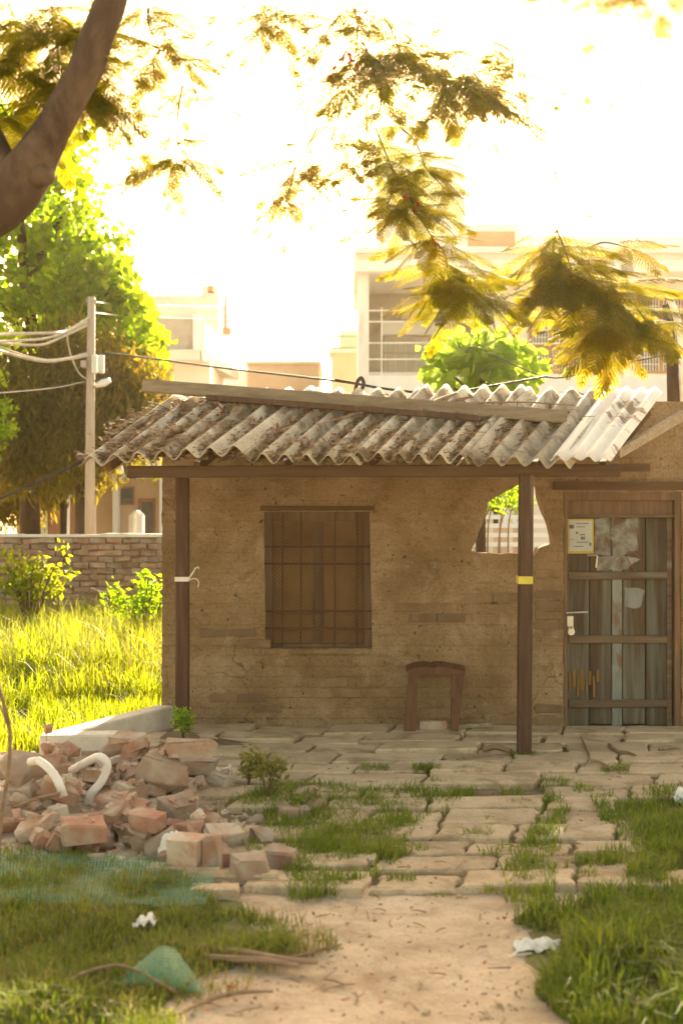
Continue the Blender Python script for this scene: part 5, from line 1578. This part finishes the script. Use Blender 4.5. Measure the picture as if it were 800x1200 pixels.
# feathery tree overhead
def frond_mesh(seed):
    r = random.Random(seed)
    V, Q, T = [], [], []
    L = 1.0
    npin = 12
    def rach(t): return Vector((t * L, 0, -.20 * t * t))
    for i in range(8):
        a, c = rach(i / 8), rach((i + 1) / 8)
        w0, w1 = .008 * (1 - i / 9), .008 * (1 - (i + 1) / 9)
        k = len(V); V += [a + Vector((0, -w0, 0)), a + Vector((0, w0, 0)), c + Vector((0, w1, 0)), c + Vector((0, -w1, 0))]; Q.append((k, k + 1, k + 2, k + 3))
    for i in range(npin):
        t = .14 + .86 * i / (npin - 1)
        o_ = rach(t)
        ln = .27 * math.sin(math.pi * (.18 + .72 * (i / (npin - 1)))) * r.uniform(.85, 1.1) + .03
        for sgn in (1, -1):
            ang = R(62 - 34 * t) + r.uniform(-.1, .1)
            d = Vector((math.cos(ang), sgn * math.sin(ang), -.18 + r.uniform(-.12, .08))).normalized()
            s_ = Vector((-d.y * sgn, d.x * sgn, 0)).normalized() * sgn
            nl = 11
            for k in range(nl):
                q = (k + .6) / nl
                c = o_ + d * (ln * q) + Vector((0, 0, -.10 * q * q * ln))
                ll = .044 * math.sin(math.pi * (.2 + .7 * q)) + .008
                wd = .0105
                for sg in (1, -1):
                    e = (s_ * sg * .9 + d * .45).normalized()
                    b0 = len(V)
                    V += [c - d * wd * 1.2, c + e * ll * .55 + d * wd * 1.1 + Vector((0, 0, r.uniform(-.004, .004))), c + e * ll, c + e * ll * .45 - d * wd * 1.3]
                    Q.append((b0, b0 + 1, b0 + 2, b0 + 3))
            k = len(V); e = o_ + d * ln + Vector((0, 0, -.10 * ln)); pw = Vector((0, 0, .003)) + s_ * .002
            V += [o_ - pw, o_ + pw, e]; T.append((k, k + 1, k + 2))
    return fast_mesh('frond', np.array([tuple(v) for v in V]), [np.array(Q), np.array(T)], MT['frond'])
fm = [frond_mesh(i) for i in range(5)]
FT = 6.0
gt = empty('feathery_tree', (-2.75, 6.3, 0), 'feathery leaved tree with thick slanting trunk and hanging red flowered sprays', 'tree')
tk = spline([(-2.75, 6.3, -.05), (-2.5, 6.25, 1.2), P(-100, 330, 6.1), P(0, 243, FT), P(28, 205, FT), P(62, 150, FT), P(95, 90, FT), P(128, 10, FT), P(150, -60, 6.1), P(170, -200, 6.4)], 5)
b = MB().tube(tk, lerp_list([.22, .17, .125, .11, .102, .082, .075, .069, .063, .055], len(tk)), 14)
for v in range(len(b.v)):
    b.v[v] = b.v[v] + Vector((noise.noise(b.v[v] * 5), noise.noise(b.v[v] * 5 + Vector((9, 0, 0))), noise.noise(b.v[v] * 5 + Vector((0, 9, 0))))) * .022
b.build('trunk', MT['bark'], gt, smooth=True)
fk = spline([P(22, 222, FT), P(6, 205, FT + .02), P(-8, 175, FT + .05), P(-60, 60, 6.3)], 5)
MB().tube(fk, lerp_list([.09, .085, .075, .06], len(fk)), 10).build('limb', MT['bark'], gt, smooth=True)
kn = P(52, 200, FT - .04)
MB().tube([P(40, 206, FT - .03), P(58, 203, FT - .06), P(62, 200, FT - .06)], [.07, .045, .02], 9).build('branch_stub', MT['bark'], gt, smooth=True)
# limbs above the frame from which the sprays hang
def limb(pts, r0, r1):
    c = spline(pts, 5)
    MB().tube(c, lerp_list([r0, r1], len(c)), 8).build('limb', MT['bark'], gt, smooth=True)
limb([P(170, -200, 6.4), P(300, -190, 6.9), P(450, -150, 7.3), P(600, -160, 7.8), P(760, -200, 8.2)], .055, .025)
limb([P(150, -60, 6.1), P(230, -90, 6.5), P(330, -80, 6.9), P(430, -60, 7.2)], .035, .015)
limb([P(170, -200, 6.4), P(330, -330, 5.4), P(560, -330, 4.6), P(780, -250, 3.9)], .05, .02)
SPR = [ # u, v, depth, fronds, size m, flowers, twig anchor
    (20, 25, 6.3, 8, .36, 0, (-20, -60)), (62, 35, 6.3, 9, .36, 0, (60, -50)), (105, 45, 6.25, 8, .34, 0, (110, -40)), (25, 85, 6.3, 9, .36, 0, (-10, 20)), (75, 90, 6.3, 9, .36, 0, (70, 30)), (115, 110, 6.25, 7, .32, 0, (118, 50)),
    (8, 135, 6.3, 6, .34, 0, (-5, 80)), (122, 145, 6.3, 3, .24, 0, (116, 110)), (45, 130, 6.5, 6, .34, 0, (40, 90)),
    (172, 15, 6.6, 7, .30, 0, (165, -50)), (188, 60, 6.6, 7, .28, 0, (175, 10)), (182, 95, 6.6, 4, .24, 0, (186, 60)), (215, 72, 6.7, 3, .24, 0, (190, 55)),
    (208, 185, 6.8, 12, .30, 0, (214, 100)), (232, 118, 6.8, 5, .22, 0, (222, 75)),
    (295, 12, 7, 6, .30, 0, (300, -50)), (325, 28, 7, 6, .28, 0, (310, -40)), (340, 8, 7, 3, .26, 0, (335, -50)),
    (405, 10, 7.1, 5, .3, 0, (410, -55)), (425, 28, 7.2, 7, .34, 1, (420, -50)), (415, 70, 7.2, 8, .34, 1, (415, 10)), (440, 95, 7.2, 9, .34, 1, (425, 50)), (470, 65, 7.2, 9, .34, 0, (450, 20)), (505, 80, 7.3, 11, .36, 0, (475, 40)),
    (540, 95, 7.3, 11, .36, 0, (500, 60)), (568, 118, 7.3, 9, .34, 0, (545, 80)), (580, 55, 7.4, 6, .3, 0, (575, 0)), (600, 85, 7.4, 5, .26, 0, (580, 50)), (445, 130, 7.2, 4, .26, 0, (440, 95)), (612, 118, 7.4, 2, .2, 0, (600, 90)),
    (343, 205, 7.3, 9, .30, 0, (372, 150)), (335, 235, 7.3, 6, .26, 0, (345, 195)), (378, 190, 7.3, 7, .28, 0, (400, 120)), (385, 145, 7.3, 4, .22, 0, (405, 105)), (385, 85, 7.2, 3, .2, 1, (405, 60)),
    (432, 185, 7.5, 6, .28, 0, (430, 110)), (462, 205, 7.5, 10, .32, 0, (440, 150)), (498, 195, 7.5, 8, .30, 0, (470, 150)), (450, 250, 7.5, 8, .32, 0, (455, 205)), (485, 245, 7.5, 9, .32, 1, (470, 200)), (525, 225, 7.5, 6, .28, 0, (495, 190)),
    (510, 285, 7.5, 7, .34, 1, (480, 240)), (525, 325, 7.5, 10, .36, 0, (505, 280)), (550, 345, 7.5, 9, .36, 0, (525, 310)), (515, 350, 7.5, 5, .3, 0, (515, 320)),
    (648, 290, 8, 10, .40, 0, (650, 200)), (672, 325, 8, 14, .42, 1, (652, 270)), (705, 345, 8, 13, .42, 1, (670, 300)), (650, 335, 8, 8, .38, 1, (655, 290)), (728, 380, 8, 12, .40, 0, (700, 340)), (700, 390, 8, 9, .36, 0, (700, 345)), (755, 375, 8, 6, .34, 0, (725, 350)), (735, 290, 8, 4, .32, 0, (690, 290)),
    (725, -12, 3.2, 5, .24, 0, (740, -100)), (765, -4, 3.2, 6, .26, 0, (770, -100)), (800, -8, 3.2, 5, .24, 0, (790, -100))]
FR = []
for u, v, Y, nf, sz, fl, (au, av) in SPR:
    tip = P(u, v, Y); an = P(au, av, Y + .1)
    c = spline([an, an.lerp(tip, .5) + Vector((rnd.uniform(-.04, .04), 0, .03)), tip], 4)
    MB().tube(c, lerp_list([.007, .003], len(c)), 5).build('twig', MT['twig'], gt)
    main = (tip - an).normalized()
    nn = int(nf * 2.1)
    for k in range(nn):
        a = k / nn * 6.28 + rnd.uniform(-.5, .5)
        d = Vector((math.cos(a), math.sin(a) * .75, rnd.uniform(-.6, .42))) + main * .25
        s_ = sz * rnd.uniform(.75, 1.15)
        o_ = c[rnd.choice([-1, -1, -2, -3])]
        FR.append((Matrix.Translation(o_) @ frame(d, Vector((rnd.gauss(0, .25), rnd.gauss(0, .25), 1))) @ Matrix.Scale(s_, 4), s_ / Y))
    if fl:
        f_ = MB()
        for q in range(10):
            cc = tip + Vector((rnd.gauss(0, .03), rnd.gauss(0, .03), rnd.gauss(0, .03)))
            x = Vector((rnd.gauss(0, 1), rnd.gauss(0, 1), rnd.gauss(0, 1))).normalized() * .022
            y = Vector((rnd.gauss(0, 1), rnd.gauss(0, 1), rnd.gauss(0, 1))).normalized() * .016
            f_.quad(cc - x, cc + y, cc + x, cc - y)
        f_.build('flower', MT['petal'], gt)['kind'] = 'stuff'
order = sorted(range(len(FR)), key=lambda i: -FR[i][1])
for i in order[:290]: inst('frond', rnd.choice(fm), FR[i][0], gt)
fv = np.array([v.co[:] for v in fm[0].vertices]); fq = [np.array([p.vertices[:] for p in fm[0].polygons if len(p.vertices) == k]) for k in (4, 3)]
AV, AQ, AT = [], [], []
for i in order[290:]:
    M = np.array(FR[i][0]); k = len(AV) * len(fv)
    AV.append(fv @ M[:3, :3].T + M[:3, 3]); AQ.append(fq[0] + k); AT.append(fq[1] + k)
if AV: tag(link('small_fronds', fast_mesh('small_fronds', np.concatenate(AV) - np.array(gt.location), [np.concatenate(AQ), np.concatenate(AT)], MT['frond']), gt), kind='stuff')

# ------------------------------------------------------------------ haze
GLARE_HAZE = 0.0003  # thin warm volume added to imitate the glow of lens glare
if GLARE_HAZE:
    hz = MB().box((-260, -140, -1.2), (260, 270, 28.5)).build('glare_haze', None)
    m, t_ = new_mat('glare_haze')
    out = N(t_, 'ShaderNodeOutputMaterial')
    pv = N(t_, 'ShaderNodeVolumePrincipled')
    pv.inputs['Color'].default_value = (1.0, 0.84, 0.58, 1)
    pv.inputs['Density'].default_value = GLARE_HAZE
    pv.inputs['Anisotropy'].default_value = 0.8
    t_.links.new(pv.outputs[0], out.inputs['Volume'])
    hz.data.materials.append(m)
    hz['kind'] = 'stuff'
